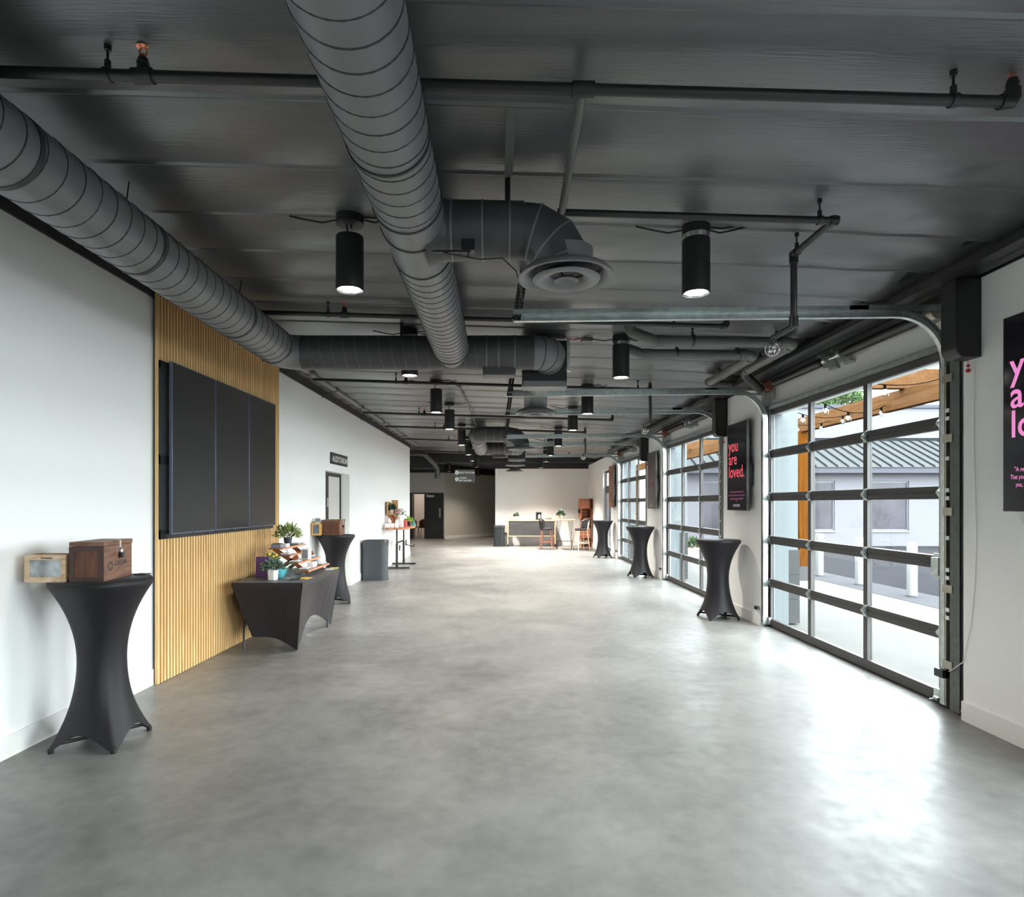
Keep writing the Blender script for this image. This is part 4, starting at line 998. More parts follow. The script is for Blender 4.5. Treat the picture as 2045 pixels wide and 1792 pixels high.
def box_thing(name, lab, cat, b, m, top=None, group=None, face=None):
    t = thing(name, lab, cat, ((b[0]+b[1])/2, (b[2]+b[3])/2, b[4]), group); B(*b).build('carton', m, t, bevel=.002)
    if top: B(b[0]+.01, b[1]-.01, b[2]+.01, b[3]-.01, b[5], b[5]+.006).build('cover', top, t)
    if face: B(b[0]+.012, b[1]-.012, b[2]-.002, b[2], b[4]+.012, b[5]-.012).build('label_print', face, t)
    return t
g = 'cards and boxes on the tiered stand'
box_thing('card_box', 'grey and white box at the near end of the top riser shelf', 'box', (-2.60,-2.49,7.03,7.15,1.051,1.095), 'grey_card', 'dark_card', g)
box_thing('card_box', 'small white box between the dark pot and the grey box', 'box', (-2.53,-2.47,7.17,7.28,1.051,1.09), 'white_card', None, g)
box_thing('leaflet_stack', 'grey leaflet stack on the far end of the top riser shelf', 'paper', (-2.58,-2.47,7.6,7.8,1.051,1.068), 'grey_card', 'white_card', g)
box_thing('leaflet_stack', 'grey leaflets lying on the second riser shelf from the top', 'paper', (-2.50,-2.39,7.02,7.2,.971,.984), 'grey_card', 'white_card', g)
box_thing('leaflet_stack', 'grey leaflets on the third riser shelf from the top', 'paper', (-2.40,-2.29,7.02,7.2,.886,.899), 'grey_card', 'white_card', g)
box_thing('leaflet_stack', 'grey leaflets on the near end of the lowest riser shelf', 'paper', (-2.29,-2.18,7.02,7.2,.801,.815), 'grey_card', 'white_card', g)
box_thing('leaflet_stack', 'grey leaflets on the far end of the lowest riser shelf', 'paper', (-2.29,-2.18,7.62,7.84,.801,.812), 'grey_card', 'white_card', g)
box_thing('card_box', 'tall white carton standing on the third riser shelf', 'box', (-2.38,-2.29,7.42,7.53,.886,1.015), 'white_card', None, g, 'grey_card')
box_thing('card_box', 'flat grey box at the far end of the third riser shelf', 'box', (-2.38,-2.30,7.60,7.78,.886,.91), 'grey_card', 'white_card', g)
box_thing('card_box', 'white box in a wooden tray on the lowest riser shelf', 'box', (-2.27,-2.20,7.3,7.45,.801,.86), 'white_card', None, g)
box_thing('card_box', 'small dark box behind the white tray box on the lowest shelf', 'box', (-2.27,-2.22,7.5,7.55,.801,.86), 'grey_card', None, g)
tag(MB().hexa([(-2.44,7.10,1.0),(-2.41,7.10,.99),(-2.37,7.24,.975),(-2.40,7.24,.98),(-2.47,7.09,1.04),(-2.44,7.09,1.04),(-2.39,7.24,1.0),(-2.42,7.24,1.0)]).build('folded_card', 'white_card'), 'white folded card leaning between the two upper riser shelves', 'card', g)
g2 = 'leaflets lying on the skirted table'
for (x, y, m, lab) in ((-2.20,6.66,'dark_card','dark leaflet lying near the front corner of the skirted table'),(-2.12,6.74,'yellow_card','yellow card at the near front edge of the skirted table'),(-2.30,6.72,'grey_card','grey leaflet beside the white faceted pot'),
                  (-2.10,7.66,'pale_blue','pale blue leaflet at the far end of the skirted table'),(-2.09,7.78,'yellow_card','yellow card at the far corner of the skirted table')):
    tag(MB().cb((x,y,TZ+.004), (.10,.15,.006), random.uniform(-.3,.3)).build('leaflet', m), lab, 'card', g2)
t = thing('book', 'purple book standing on the skirted table against the slat panel', 'book', (-2.62,6.75,TZ))
MB().box(-2.69,-2.55,6.82,6.845,TZ+.001,TZ+.23, rot=Matrix.Rotation(-.12,3,'X')).build('cover', 'purple', t)
MB().box(-2.685,-2.55,6.847,6.86,TZ+.004,TZ+.22, rot=Matrix.Rotation(-.12,3,'X')).build('pages', 'dark_card', t)
def vase(name, lab, c, prof, m):
    t = thing(name, lab, 'vase', c); MB().lathe(prof, c, 18).build('body', m, t); return t
vase('glass_vase', 'clear ribbed glass vase between the white pot and the tiered stand', (-2.33,6.80,TZ+.002), [(.001,0),(.025,0),(.038,.06),(.062,.15),(.066,.165),(.060,.163),(.034,.06),(.02,.008),(.001,.008)], 'clear_glass')
vase('glass_bowl', 'small clear glass jar under the tiered stand', (-2.30,7.08,TZ+.002), [(.001,0),(.04,0),(.05,.03),(.045,.07),(.03,.09),(.027,.088),(.04,.07),(.045,.03),(.036,.006),(.001,.006)], 'clear_glass')
vase('teal_bowl', 'turquoise glass bowl behind the white faceted pot', (-2.42,6.80,TZ+.002), [(.001,0),(.04,0),(.075,.05),(.08,.09),(.06,.11),(.05,.10),(.068,.085),(.065,.05),(.03,.01),(.001,.01)], 'teal')
t = thing('flower_vase', 'vase of yellow flowers and green stems behind the tiered stand', 'flowers', (-2.58,7.0,TZ+.001))
MB().lathe([(.001,TZ+.001),(.03,TZ+.001),(.045,TZ+.07),(.03,TZ+.13),(.025,TZ+.128),(.038,TZ+.07),(.001,TZ+.01)], (-2.58,7.0,0), 16).build('vase', 'clear_glass', t)
mb = MB(); foliage(mb, (-2.58,7.0,TZ+.15), .08, .09, 120, .05, .012); mb.build('foliage', 'leaf_yellow', t, smooth=0, kind='stuff')
mb = MB()
for k in range(7): a = k*.9; mb.ball((-2.58+.05*math.cos(a), 7.0+.05*math.sin(a), TZ+.23+.02*math.sin(3*a)), .022, 8, (1,1,.7))
mb.build('blossom', 'yellow', t)

# ------------------------------------------------------------------ bins
def bin_(lab, x0, x1, y0, y1, h, m, lean=0):
    t = thing('waste_bin', lab, 'trash can', ((x0+x1)/2, (y0+y1)/2, 0)); k = .012
    def shell(mb, a, b, g0, g1):
        n = 28; xc, yc = (x0+x1)/2, (y0+y1)/2; hx, hy = (x1-x0)/2, (y1-y0)/2
        def P(i, j):
            gz, gr = ((a, g0), (b, g1))[i]; th = 2*PI*j/n; c, s = math.cos(th), math.sin(th)
            p = 7; r = (abs(c)**p+abs(s)**p)**(-1/p)
            return (xc+(hx-gr)*c*r, yc+(hy-gr)*s*r, gz)
        mb.grid(P, 2, n, True)
    mb = MB(); shell(mb, .0, .05, .0, .0); shell(mb, .05, .052, .0, .006); shell(mb, .052, h*.86, .006, .003); mb.build('body', m, t, smooth=40)
    mb = MB(); shell(mb, h*.86, h*.86+.004, .003, -.004); shell(mb, h*.86+.004, h-.02, -.004, -.004); shell(mb, h-.02, h, -.004, .012); shell(mb, h, h-.001, .012, .03); shell(mb, h-.001, h-.06, .03, .05)
    mb.build('rim', m, t, smooth=40)
    mb = MB(); shell(mb, h-.05, h-.049, .04, (x1-x0)/2-.002); mb.build('liner', 'black_matte', t)
    return t
bin_('grey plastic waste bin standing against the long white wall', -2.77, -2.28, 12.45, 12.83, .815, 'bin_grey')
bin_('black waste bin standing at the end of the dark console', -.19, .22, 22.35, 22.75, .77, 'bin_black')

# ------------------------------------------------------------------ crank desk with live-edge top
t = thing('crank_desk', 'wooden standing desk on two black T-shaped crank legs by the white wall', 'table', (-2.42, 15.2, 0))
n = 40
def edge_pt(j):
    th = 2*PI*j/n; c, s = math.cos(th), math.sin(th); p = 6; r = (abs(c)**p+abs(s)**p)**(-1/p)
    w_ = 1+.03*math.sin(5*th)+.02*math.sin(9*th+1)
    return (-2.42+.28*c*r*w_, 15.25+.88*s*r*w_)
ring_ = [edge_pt(j) for j in range(n)]
MB().add([(x,y,.945) for x,y in ring_]+[(x,y,.985) for x,y in ring_], [tuple(reversed(range(n))), tuple(range(n, 2*n))]+[(j,(j+1)%n,n+(j+1)%n,n+j) for j in range(n)]).build('top', 'live_edge', t)
for y in (14.72, 15.78):
    lg = MB().box(-2.46,-2.41,y-.03,y+.03,.04,.6).box(-2.452,-2.418,y-.022,y+.022,.55,.945).build('leg', 'black_steel', t)
    MB().box(-2.72,-2.13,y-.035,y+.035,.008,.045).build('foot', 'black_steel', lg)
MB().box(-2.45,-2.42,14.72,15.78,.60,.64).cyl((-2.38,14.74,.50),(-2.36,14.74,.50),.07,n=18).cyl((-2.38,15.76,.56),(-2.36,15.76,.56),.08,n=18).build('cross_rail', 'black_steel', t)
MB().tube([(-2.38,15.70,.52),(-2.2,15.6,.48),(-2.14,15.6,.48),(-2.14,15.6,.55)], .012, 8).build('crank', 'black_steel', t)
z = .986; g = 'things on the crank desk'
t = thing('tiered_riser', 'tan zigzag display stand on the crank desk', 'display stand', (-2.5, 15.0, z))
MB().box(-2.70,-2.55,14.9,15.25,z+.30,z+.32).box(-2.71,-2.69,14.9,15.25,z+.30,z+.62).build('shelf', 'tan_card', t)
for y in (14.9, 15.2):
    MB().hexa([(-2.70,y,z+.28),(-2.62,y,z+.28),(-2.62,y+.02,z+.28),(-2.70,y+.02,z+.28),(-2.48,y,z+.001),(-2.40,y,z+.001),(-2.40,y+.02,z+.001),(-2.48,y+.02,z+.001)][4:]+[(-2.70,y,z+.30),(-2.62,y,z+.30),(-2.62,y+.02,z+.30),(-2.70,y+.02,z+.30)]).build('side_brace', 'crate_wood', t)
box_thing('card_box', 'tan cardboard display board standing on the crank desk stand', 'box', (-2.66,-2.50,15.28,15.31,z+.001,z+.66), 'tan_card', None, g)
box_thing('card_box', 'white carton lying at the near end of the crank desk', 'box', (-2.68,-2.50,14.55,14.8,z+.001,z+.10), 'white_card', None, g)
box_thing('card_box', 'red and pink leaflet box leaning on the crank desk', 'box', (-2.36,-2.28,15.1,15.3,z+.001,z+.16), 'red', 'pink', g)
box_thing('card_box', 'pink card on the upper tier of the crank desk', 'box', (-2.52,-2.40,15.0,15.1,z+.33,z+.44), 'pink', None, g)
box_thing('card_box', 'brown card with dark print at the far end of the crank desk', 'box', (-2.30,-2.20,15.45,15.5,z+.001,z+.14), 'tan_card', None, g, 'dark_card')
plant('potted_plant', 'green plant in a white pot on the upper tier of the crank desk', (-2.62,15.07,z+.321), 'r', 'white_ceramic', .05, 'leaf_dark', 90, .07, .03, .09, .10, 'plants on the crank desk')
plant('potted_plant', 'sprawling plant in a white pot at the middle of the crank desk', (-2.40,15.02,z+.171), 'r', 'white_ceramic', .05, 'leaf_grey', 90, .06, .012, .13, .14, 'plants on the crank desk')
t0 = box_thing('card_box', 'low white box under the sprawling plant on the crank desk', 'box', (-2.47,-2.33,14.95,15.09,z+.001,z+.17), 'white_card', None, g)
plant('potted_plant', 'lime green plant in a tan pot at the far end of the crank desk', (-2.30,15.75,z+.001), 'r', 'tan_card', .06, 'lime', 80, .06, .03, .11, .08, 'plants on the crank desk')
vase('white_bottle', 'white conical bottle standing on the crank desk', (-2.44,14.70,z+.001), [(.001,0),(.05,0),(.05,.06),(.02,.16),(.016,.2),(.001,.2)], 'white_ceramic')
tag(MB().add([(-2.24,15.85,z+.001),(-2.14,15.85,z+.001),(-2.14,15.95,z+.001),(-2.24,15.95,z+.001),(-2.19,15.9,z+.17)], [(3,2,1,0),(0,1,4),(1,2,4),(2,3,4),(3,0,4)]).build('gift_bag', 'teal'), 'turquoise pointed gift bag at the far end of the crank desk', 'bag', g)

# ------------------------------------------------------------------ bar corner
t = thing('console_table', 'long console with dark plank front and pale wood edge by the back wall', 'table', (1.2, 22.5, 0))
B(.30, 2.07, 22.28, 22.78, .93, .965).build('top', 'console_wood', t, bevel=.003)
for k in range(3): B(.36, 2.01, 22.31, 22.34, .40+.175*k, .40+.175*k+.171).build('plank', 'console_dark', t)
B(.34, 2.03, 22.31, 22.36, .37, .398).build('bottom_rail', 'console_wood', t)
for x in (.31, 2.02):
    for y in (22.30, 22.72):
        l = MB().box(x, x+.04, y, y+.04, .09, .93).build('leg', 'console_wood', t)
        MB().cyl((x+.005,y+.02,.045),(x+.035,y+.02,.045),.045,n=14).build('caster', 'black_plastic', l)
z = .966; g = 'things on the console'
plant('potted_plant', 'small green plant in a white pot on the console', (.63,22.45,z), 'r', 'white_ceramic', .06, 'leaf_dark', 70, .07, .025, .10, .09)
box_thing('book', 'pale blue book lying on the console', 'book', (.80,1.12,22.4,22.6,z,z+.05), 'pale_blue', None, g)
box_thing('book', 'white book lying on top of the pale blue book', 'book', (.90,1.20,22.42,22.58,z+.051,z+.10), 'white_card', None, g)
t = thing('coffee_maker', 'black coffee maker with white jug on the console', 'coffee maker', (1.46,22.5,z))
MB().box(1.36,1.56,22.42,22.62,z,z+.04).box(1.36,1.41,22.42,22.62,z+.04,z+.26).box(1.36,1.56,22.42,22.62,z+.24,z+.28).box(1.41,1.56,22.56,22.62,z+.04,z+.24).build('body', 'black_plastic', t, bevel=.004)
MB().lathe([(.001,z+.042),(.04,z+.042),(.045,z+.17),(.03,z+.20),(.001,z+.2)], (1.48,22.49,0), 14).build('jug', 'white_ceramic', t)
t = thing('wire_basket', 'small dark wire basket on the console behind the first stool', 'basket', (1.83,22.5,z))
MB().lathe([(.10,z+.055),(.105,z+.06),(.10,z+.065),(.095,z+.06)], (1.83,22.5,0), 20, True).lathe([(.06,z+.001),(.064,z+.005),(.06,z+.009),(.056,z+.005)], (1.83,22.5,0), 20, True).build('rim', 'black_steel', t)
mb = MB()
for k in range(10): a = k*PI/5; mb.cyl((1.83+.06*math.cos(a),22.5+.06*math.sin(a),z+.005),(1.83+.10*math.cos(a),22.5+.10*math.sin(a),z+.06),.004,n=5)
mb.build('wire', 'black_steel', t)
t = thing('hairpin_table', 'tall pale wood bar table on black hairpin legs between the two stools', 'table', (2.22, 20.95, 0))
B(1.90, 2.58, 20.65, 21.25, .985, 1.02).build('top', 'blond_wood', t, bevel=.004)
for sx in (-1, 1):
    for sy in (-1, 1):
        a = Vector((2.24+.20*sx, 20.95+.20*sy, .985)); b = Vector((2.24+.27*sx, 20.95+.22*sy, .008))
        MB().tube([a+Vector((.05,0,0)), b+Vector((.008,0,.012)), b, b-Vector((.008,0,-.012)), a-Vector((.05,0,0))], .008, 6).build('leg', 'black_steel', t)
MB().tube([(1.98,20.73,.28),(2.50,20.73,.28),(2.50,21.17,.28),(1.98,21.17,.28),(1.98,20.73,.28)], .007, 6).build('foot_ring', 'black_steel', t)
plant('potted_plant', 'dark leafy plant in a pale pot on the hairpin bar table', (2.12,20.95,1.021), 'r', 'white_ceramic', .065, 'leaf_dark', 110, .09, .035, .13, .12)
def stool(lab, c, rz, wm, sm, shell):
    t = thing('bar_stool', lab, 'stool', (0,0,0), 'bar stools'); H = .66
    legs = [(-.17,-.17),(.17,-.17),(-.17,.17),(.17,.17)]
    for (x, y) in legs: MB().tube([(x*.85,y*.85,H),(x*1.25,y*1.25,0)], [.02,.014], 8).build('leg', wm, t)
    MB().box(-.20,.20,-.21,-.18,.24,.275).box(-.20,.20,.18,.21,.24,.275).box(-.21,-.18,-.2,.2,.28,.31).box(.18,.21,-.2,.2,.28,.31).build('stretcher', wm, t)
    MB().lathe([(.001,H),(.19,H),(.225,H+.03),(.215,H+.06),(.12,H+.075),(.001,H+.07)], n=24).build('seat', sm, t)
    def P(i, j):
        th = -1.05+2.1*j/14; v = i/8; r = .215+.05*v
        hh = .35*(1-.25*abs(th/1.05)**2)
        return (-r*math.cos(th), r*math.sin(th), H+.05+hh*v)
    mb = MB().grid(P, 9, 15); o = mb.build('backrest', sm, t, smooth=60)
    s_ = o.modifiers.new('thick', 'SOLIDIFY'); s_.thickness = .03
    def Q(i, j):
        th = -1.08+2.16*j/14; v = i/8; r = .235+.05*v
        hh = .345*(1-.25*abs(th/1.08)**2); return (-r*math.cos(th), r*math.sin(th), H+.02+hh*v)
    if shell: o = MB().grid(Q, 9, 15).build('shell', shell, t, smooth=60); s_ = o.modifiers.new('thick', 'SOLIDIFY'); s_.thickness = .012
    t.location = c; t.rotation_euler = (0,0,rz); return t
stool('brown bar stool with black seat and back, in front of the console', (1.64,21.0,0), -.25, 'stool_wood', 'black_leather', 'black_plastic')
stool('pale bar stool with white shell back, beside the wooden crates', (2.75,20.55,0), PI+.35, 'stool_pale', 'black_leather', 'white_shell')
# crates
def crate(lab, c, rz, m, s=(.40,.34,.345)):
    t = thing('wooden_crate', lab, 'crate', (0,0,0), 'stacked wooden crates'); w_, d_, h_ = s
    for k in range(3): z0 = h_*k/3; B(-w_/2, w_/2, d_/2-.012, d_/2, z0+.004, z0+h_/3-.004).build('slat', m, t)
    for x in (-w_/2, w_/2-.015):
        B(x, x+.015, -d_/2, d_/2-.012, .0, h_).build('end_board', m, t)
    for k in range(3): z0 = -d_/2+(d_-.012)*k/3; B(-w_/2+.015, w_/2-.015, z0+.003, z0+(d_-.012)/3-.003, 0, .012).build('slat', m, t); B(-w_/2+.015, w_/2-.015, z0+.003, z0+(d_-.012)/3-.003, h_-.012, h_).build('slat', m, t)
    t.location = c; t.rotation_euler = (0,0,rz); return t
names = ['bottom', 'second lowest', 'middle', 'second highest', 'topmost']
for k in range(5):
    crate(f'open wooden crate, {names[k]} in the stack of five in the back corner', (3.10 + (0, -.01, .01, -.02, .0)[k], 22.0 + (0,.01,-.01,.02,0)[k], .347*k), (.12, 2.9, -.08, .25, PI-.5)[k], ('crate_pale','crate_wood','crate_wood','crate_wood','crate_wood')[k])
t = thing('hanging_bag', 'small dark bag hanging from the side of the topmost crate', 'bag', (2.86,21.9,1.35))
MB().box(2.82,2.88,21.85,21.97,1.22,1.36).tube([(2.85,21.86,1.36),(2.86,21.91,1.5),(2.85,21.96,1.36)], .006, 5).build('pouch', 'black_leather', t)

# hanging restroom sign
t = thing('restroom_sign', 'grey hanging sign with white RESTROOM lettering and round arrows', 'sign', (-1.1, 19.8, 2.45))
Ys = 19.8; B(-1.415, -.765, Ys, Ys+.03, 2.24, 2.655).build('plate', 'sign_grey', t)
MB().cyl((-1.3,Ys+.015,2.65),(-1.3,Ys+.015,ZC(-1.3,Ys)),.006,n=6).cyl((-.88,Ys+.015,2.65),(-.88,Ys+.015,ZC(-.88,Ys)),.006,n=6).build('hanger_rod', 'black_steel', t)
mb = MB(); 
for zc_ in (2.555, 2.345): mb.cyl((-1.345,Ys-.004,zc_),(-1.345,Ys,zc_),.062,n=24)
mb.build('disc', 'text_white', t)
mb = MB(); q = .03
mb.add([(-1.33,Ys-.006,2.585),(-1.32,Ys-.006,2.577),(-1.352,Ys-.006,2.555),(-1.32,Ys-.006,2.533),(-1.33,Ys-.006,2.525),(-1.372,Ys-.006,2.555)], [(0,1,2,5),(5,2,3,4)])
mb.add([(-1.378,Ys-.006,2.335),(-1.368,Ys-.006,2.325),(-1.345,Ys-.006,2.352),(-1.322,Ys-.006,2.325),(-1.312,Ys-.006,2.335),(-1.345,Ys-.006,2.374)], [(0,1,2,5),(5,2,3,4)])
mb.build('arrow', 'sign_grey', t)
text('RESTROOM', .1, (-1.268,Ys-.003,2.527), (1,0,0), (0,0,1), 'lettering', 'text_white', t, width=.49, height=.062, bold=.02)
text('CKIDS', .1, (-1.268,Ys-.003,2.36), (1,0,0), (0,0,1), 'lettering', 'text_white', t, width=.235, height=.055, bold=.02)
text('MP ROOM', .1, (-1.268,Ys-.003,2.275), (1,0,0), (0,0,1), 'lettering', 'text_white', t, width=.385, height=.055, bold=.02)

# ------------------------------------------------------------------ signage screens on the garage wall
def sign_screen(lab, ya, w_, h_, z0, m, show):
    t = thing('signage_screen', lab, 'screen', (3.25, ya, z0), 'upright signage screens on the garage wall'); yb = ya+w_; xf = 3.25
    B(xf, xf+.045, ya, yb, z0, z0+h_).build('case', 'screen_bezel', t, bevel=.003)
    B(xf-.0015, xf, ya+.012, yb-.012, z0+.012, z0+h_-.012).build('panel', m, t)
    B(xf+.045, XR-.002, ya+.18, yb-.18, z0+.35, z0+h_-.35).build('wall_bracket', 'black_steel', t)
    B(xf+.04, xf+.085, ya-.012, ya+.05, z0+.34, z0+.62).build('media_player', 'black_plastic', t)
    MB().tube([(xf+.06,ya-.01,z0+.60),(xf+.06,ya-.03,z0+.66),(xf+.06,ya-.005,z0+.70),(xf+.06,ya+.02,z0+.66),(xf+.06,ya-.0,z0+.61)], .007, 6).build('cable_loop', 'black_matte', t)
    if show:
        big, small = show; s_ = h_/1.24
        for k, wd in enumerate(('you', 'are', 'loved.')):
            text(wd, .24*s_, (xf-.0018, yb-.058, z0+h_-.40*s_-k*.185*s_), (0,-1,0), (0,0,1), 'lettering', big, t, bold=.012, ext=.0006)
        for k, line in enumerate(('"A new commandment I give to you,', 'That you love one another, just as I have loved', 'you, you also are to love one another."')):
            text(line, .041*s_, (xf-.0018, (ya+yb)/2, z0+.252*s_-k*.048*s_), (0,-1,0), (0,0,1), 'lettering', small, t, align='CENTER', width=(.50,.56,.48)[k]*w_/.68, bold=.005, ext=.0006)
        text('13:34', .035*s_, (xf-.0018, (ya+yb)/2, z0+.13*s_), (0,-1,0), (0,0,1), 'lettering', small, t, align='CENTER', ext=.0006)
        text('COASTLINE', .05*s_, (xf-.0018, (ya+yb)/2+.12, z0+.055*s_), (0,-1,0), (0,0,1), 'lettering', 'text_grey', t, width=.24, bold=.01, ext=.0006)
    return t
sign_screen('dark signage screen with pink lettering cut off at the picture edge by the near wall', 3.28, .69, 1.24, 1.51, 'sign_screen', ('text_pink', 'text_pink'))
sign_screen('dark signage screen reading you are loved, between the first two glass doors', 8.08, .68, 1.20, 1.465, 'sign_screen', ('text_red', 'text_dim'))
sign_screen('dim signage screen between the second and last glass doors', 12.78, .68, 1.20, 1.45, 'screen_haze', ('text_faint', 'text_faint'))
sign_screen('signage screen with a painted brown reflection by the glazed side door at the far end', 17.5, .68, 1.2, 1.45, 'brown_leather_and_reflection', None)  # brown panel colour stands in for a reflection on the screen
for (y, lab) in ((8.31, 'white wall outlet behind the cocktail table by the first glass door'), (13.3, 'white wall outlet behind the cocktail table by the second glass door')):
    t = thing('wall_outlet', lab, 'outlet', (XR, y, .47), 'white wall outlets'); B(XR-.006, XR, y-.036, y+.036, .41, .53).build('plate', 'outlet', t, bevel=.002)
    MB().box(XR-.008,XR-.006,y-.017,y+.017,.425,.462).box(XR-.008,XR-.006,y-.017,y+.017,.478,.515).build('socket', 'white_card', t)
tag(B(2.75,2.76,17.28,17.29,2.87,2.99).build('tape_tag', 'green_tape'), 'short green tape tag on the last garage door track', 'tag')

# side room chairs
for k, (x, y, a, lab) in enumerate(((-3.45,28.1,.5,'brown chair seen whole through the open far door'),(-3.95,28.6,-.4,'brown chair beside the door frame in the far side room'))):
    t = thing('side_chair', lab, 'chair', (0,0,0), 'chairs in the far side room')
    MB().lathe([(.001,.45),(.22,.45),(.24,.47),(.22,.5),(.001,.49)], n=20).build('seat', 'brown_leather_and_reflection', t)
    def P(i, j):
        th = -1.2+2.4*j/12; v = i/6; return (-(.24)*math.cos(th), .24*math.sin(th), .47+.40*v*(1-.3*abs(th/1.2)**2))
    o = MB().grid(P, 7, 13).build('backrest', 'brown_leather_and_reflection', t, smooth=60); o.modifiers.new('thick', 'SOLIDIFY').thickness = .03
    for (lx, ly) in ((-.15,-.15),(.15,-.15),(-.15,.15),(.15,.15)): MB().cyl((lx,ly,.45),(lx*1.35,ly*1.35,0),.012,n=8).build('leg', 'black_steel', t)
    t.location = (x,y,0); t.rotation_euler = (0,0,a+PI/2)

# ------------------------------------------------------------------ outdoors
bl = thing('bollard', 'white bollard nearest the glass door, at the edge of the tactile strip', 'bollard', (7.0, 10.43, -.02), 'white bollards along the drive')
MB().lathe([(.001,-.02),(.078,-.02),(.078,.87),(.07,.895),(.05,.908),(.001,.912)], (7.0,10.43,0), 24).build('post', 'bollard_white', bl)
MB().lathe([(.078,-.02),(.095,-.018),(.095,.0),(.08,.012)], (7.0,10.43,0), 24).build('base_ring', 'stone_grey', bl)
dup(bl, (6.99,11.93,-.02), 0, 'white bollard in the middle of the three along the drive', 'white bollards along the drive')
dup(bl, (6.98,13.4,-.02), 0, 'white bollard farthest from the glass door', 'white bollards along the drive')
# cedar pergola
t = thing('pergola', 'cedar timber pergola outside the big glass door', 'pergola', (6.3, 12.8, 0))
for y in (12.8, 28.5):
    B(6.2,6.4,y-.095,y+.095,.26,3.06).build('post', 'cedar_post', t, bevel=.004)
    B(6.15,6.45,y-.15,y+.15,-.02,.26).build('footing', 'stone_grey', t, bevel=.004)
B(6.23,6.37,3.2,28.6,3.04,3.33).build('beam', 'cedar', t, bevel=.004)
for y in (9.45, 20.0):
    o = B(5.42,9.4,y,y+.14,3.33,3.63).build('cross_beam', 'cedar', t, bevel=.004)
for x in (7.0, 7.5, 8.0, 8.5): B(x, x+.07, 6.5, 9.75, 3.63, 3.76).build('rafter', 'cedar', t)
# string lights
def strand(lab, a, b, sag, ys):
    t = thing('string_light', lab, 'string lights', a, 'bulb strings under the pergola'); a = Vector(a); b = Vector(b)
    f = lambda s: a.lerp(b, s) - Vector((0,0,sag*4*s*(1-s)))
    MB().tube([f(i/24) for i in range(25)], .006, 5).build('cord', 'bulb_cap', t)
    for s_ in ys:
        p = f(s_); k = MB().cyl(p+Vector((0,0,.0)), p-Vector((0,0,.05)), .016, n=8).build('socket', 'bulb_cap', t)
        MB().lathe([(.012,-.045),(.022,-.06),(.042,-.095),(.036,-.13),(.014,-.15),(.001,-.152)], p, 12).build('bulb', 'clear_glass', k)
        MB().ball(p-Vector((0,0,.098)), .017, 8).build('filament', 'bulb', k)
strand('bulb string closest to the glass, with one large bulb under the cross beam', (3.9,6.55,2.85), (6.25,8.7,3.33), .06, (.207,))
strand('bulb string with four bulbs in a row before the long cedar beam', (3.95,7.8,2.93), (6.25,9.95,3.15), .17, (.16,.44,.75,.93))
strand('bulb string with two bulbs spread apart, between the other two low strings', (3.95,8.6,2.92), (6.25,10.9,3.16), .12, (.256,.84))
strand('lowest bulb string, nearest the cedar post', (3.95,9.4,2.92), (6.25,11.6,3.12), .12, (.49,.85))
# pale building across the drive
YB = 23.0
t = thing('building', 'pale low building with grey standing seam roof across the drive', 'building', (12, YB, 0))
xa, xb = 6.85, 24.0
wins = [(7.45,8.75), (10.9,12.55), (13.9,15.32), (17.2,18.7)]
mb = MB(); edges = [xa]+[v for w_ in wins for v in w_]+[xb]
mb.box(xa, xb, YB, YB+.3, -.03, .54).box(xa, xb, YB, YB+.3, 2.40, 2.95)
for k in range(0, len(edges), 2): mb.box(edges[k], edges[k+1], YB, YB+.3, .54, 2.40)
mb.box(xa, xa+.3, YB+.3, YB+3.4, -.03, 2.95)
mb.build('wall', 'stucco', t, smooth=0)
for a, b in wins:
    f = MB().box(a, b, YB+.05, YB+.11, .54, .60).box(a, b, YB+.05, YB+.11, 2.34, 2.40).box(a, a+.05, YB+.05, YB+.11, .6, 2.34).box(b-.05, b, YB+.05, YB+.11, .6, 2.34).build('window_frame', 'frame_grey', t)
    B(a+.05, b-.05, YB+.08, YB+.09, .6, 2.34).build('pane', 'window_dark', f)
    B(a-.03, b+.03, YB-.04, YB+.05, .49, .54).build('sill', 'pilaster_white', t)
B(xa-.1, xb, YB-.47, YB-.42, 2.68, 2.90).build('fascia', 'fascia_grey', t)
B(xa-.1, xb, YB-.42, YB, 2.70, 2.74).build('soffit', 'frame_grey', t)
rs, rz0 = 1.15/2.5, 2.90
MB().hexa([(xa-.2,YB-.5,rz0-.02),(xb,YB-.5,rz0-.02),(xb,YB+2.2,rz0+2.7*rs-.02),(xa-.2,YB+2.2,rz0+2.7*rs-.02),(xa-.2,YB-.5,rz0),(xb,YB-.5,rz0),(xb,YB+2.2,rz0+2.7*rs),(xa-.2,YB+2.2,rz0+2.7*rs)]).build('roof', 'roof_metal', t)
r0 = None; x = xa
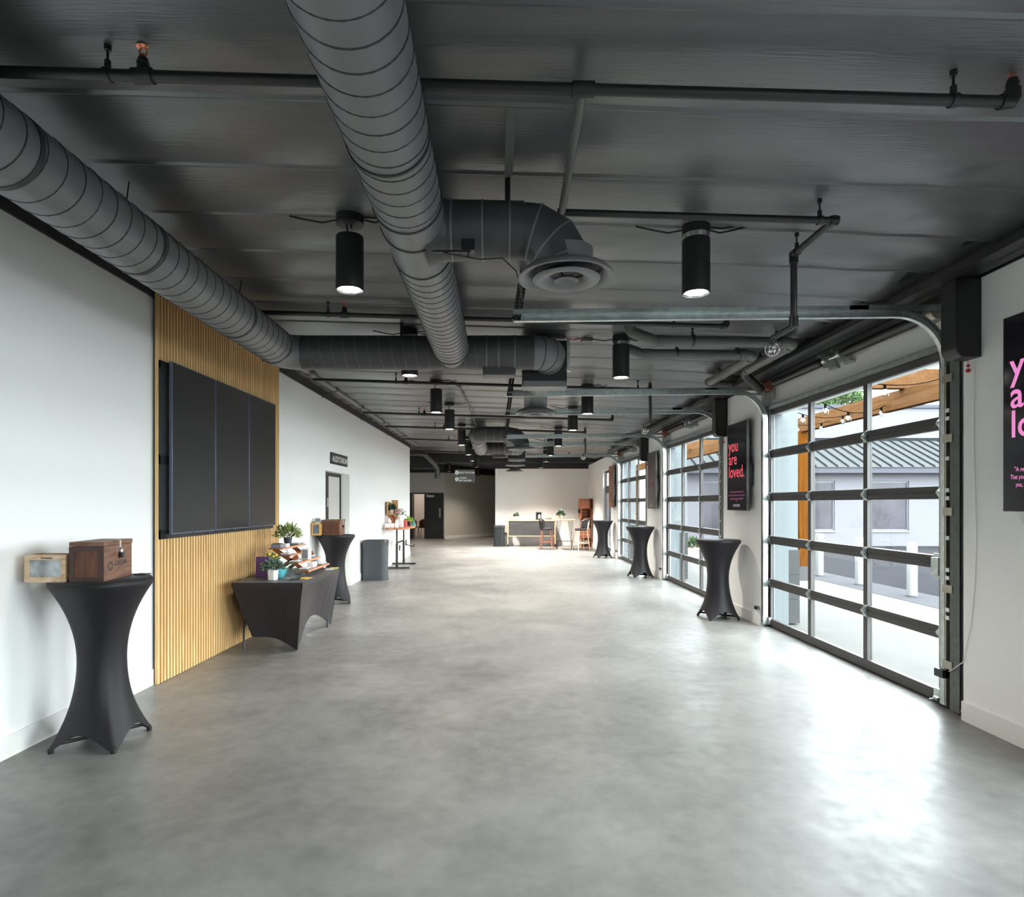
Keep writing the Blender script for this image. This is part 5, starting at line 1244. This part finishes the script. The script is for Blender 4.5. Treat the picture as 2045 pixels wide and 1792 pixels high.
while x < xb:
    if r0 is None: r0 = MB().hexa([(x-.018,YB-.51,rz0),(x+.018,YB-.51,rz0),(x+.018,YB+2.2,rz0+2.71*rs),(x-.018,YB+2.2,rz0+2.71*rs),(x-.018,YB-.51,rz0+.055),(x+.018,YB-.51,rz0+.055),(x+.018,YB+2.2,rz0+2.71*rs+.055),(x-.018,YB+2.2,rz0+2.71*rs+.055)]).build('roof_seam', 'roof_rib', t, smooth=0); xx = x
    else: share(r0, 'roof_seam', t, (x-xx, 0, 0))
    x += .395
B(xa-.2, xb, YB+2.15, YB+2.35, rz0+2.7*rs-.05, rz0+2.7*rs+.10).build('ridge_cap', 'roof_rib', t)
t = thing('upper_building', 'taller white building rising behind the grey seam roof', 'building', (14, 27, 0))
B(7.0, 30, 26.6, 27.0, 0, 5.68).build('wall', 'stucco', t); B(6.9, 30.1, 26.5, 27.1, 5.68, 5.82).build('parapet_cap', 'fascia_grey', t)
t = thing('far_building', 'white building wing seen through the last glass door', 'building', (5, 33, 0))
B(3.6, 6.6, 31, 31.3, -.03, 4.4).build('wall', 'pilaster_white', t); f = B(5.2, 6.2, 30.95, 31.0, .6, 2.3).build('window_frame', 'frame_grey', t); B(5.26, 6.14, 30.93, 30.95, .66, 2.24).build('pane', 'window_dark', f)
B(3.5, 6.7, 30.8, 31.4, 4.4, 4.55).build('parapet_cap', 'fascia_grey', t)
def tree(lab, c, r, h):
    t = thing('tree', lab, 'tree', c, 'trees behind the buildings'); x, y, z = c
    MB().tube([(x,y,z),(x+.1,y,z+h*.4),(x,y,z+h*.75)], [.22,.16,.08], 10).build('trunk', 'bark', t)
    mb = MB()
    for k in range(9): a = k*.7; foliage(mb, (x+r*.5*math.cos(a), y+r*.5*math.sin(a), z+h*.75+r*.35*math.sin(k*1.9)), r*.6, r*.55, 330, .22, .08)
    mb.build('foliage', 'tree_leaf', t, smooth=0, kind='stuff')
tree('green leafy tree rising behind the white building, above the bulb strings', (17.1, 32, 0), 1.7, 8.6)
tree('green leafy tree behind the cedar post', (14.6, 30, 0), 1.1, 7.6)
t = thing('shrub_bed', 'small green shrub in a soil bed at the foot of the pale building', 'shrub', (6.7, 21.4, -.02))
MB().lathe([(.001,.04),(.5,.02),(.62,-.02)], (6.75,21.4,0), 20).build('soil', 'soil', t)
mb = MB(); foliage(mb, (6.75,21.4,.06), .35, .28, 160, .16, .03); mb.build('foliage', 'shrub_leaf', t, smooth=0, kind='stuff')
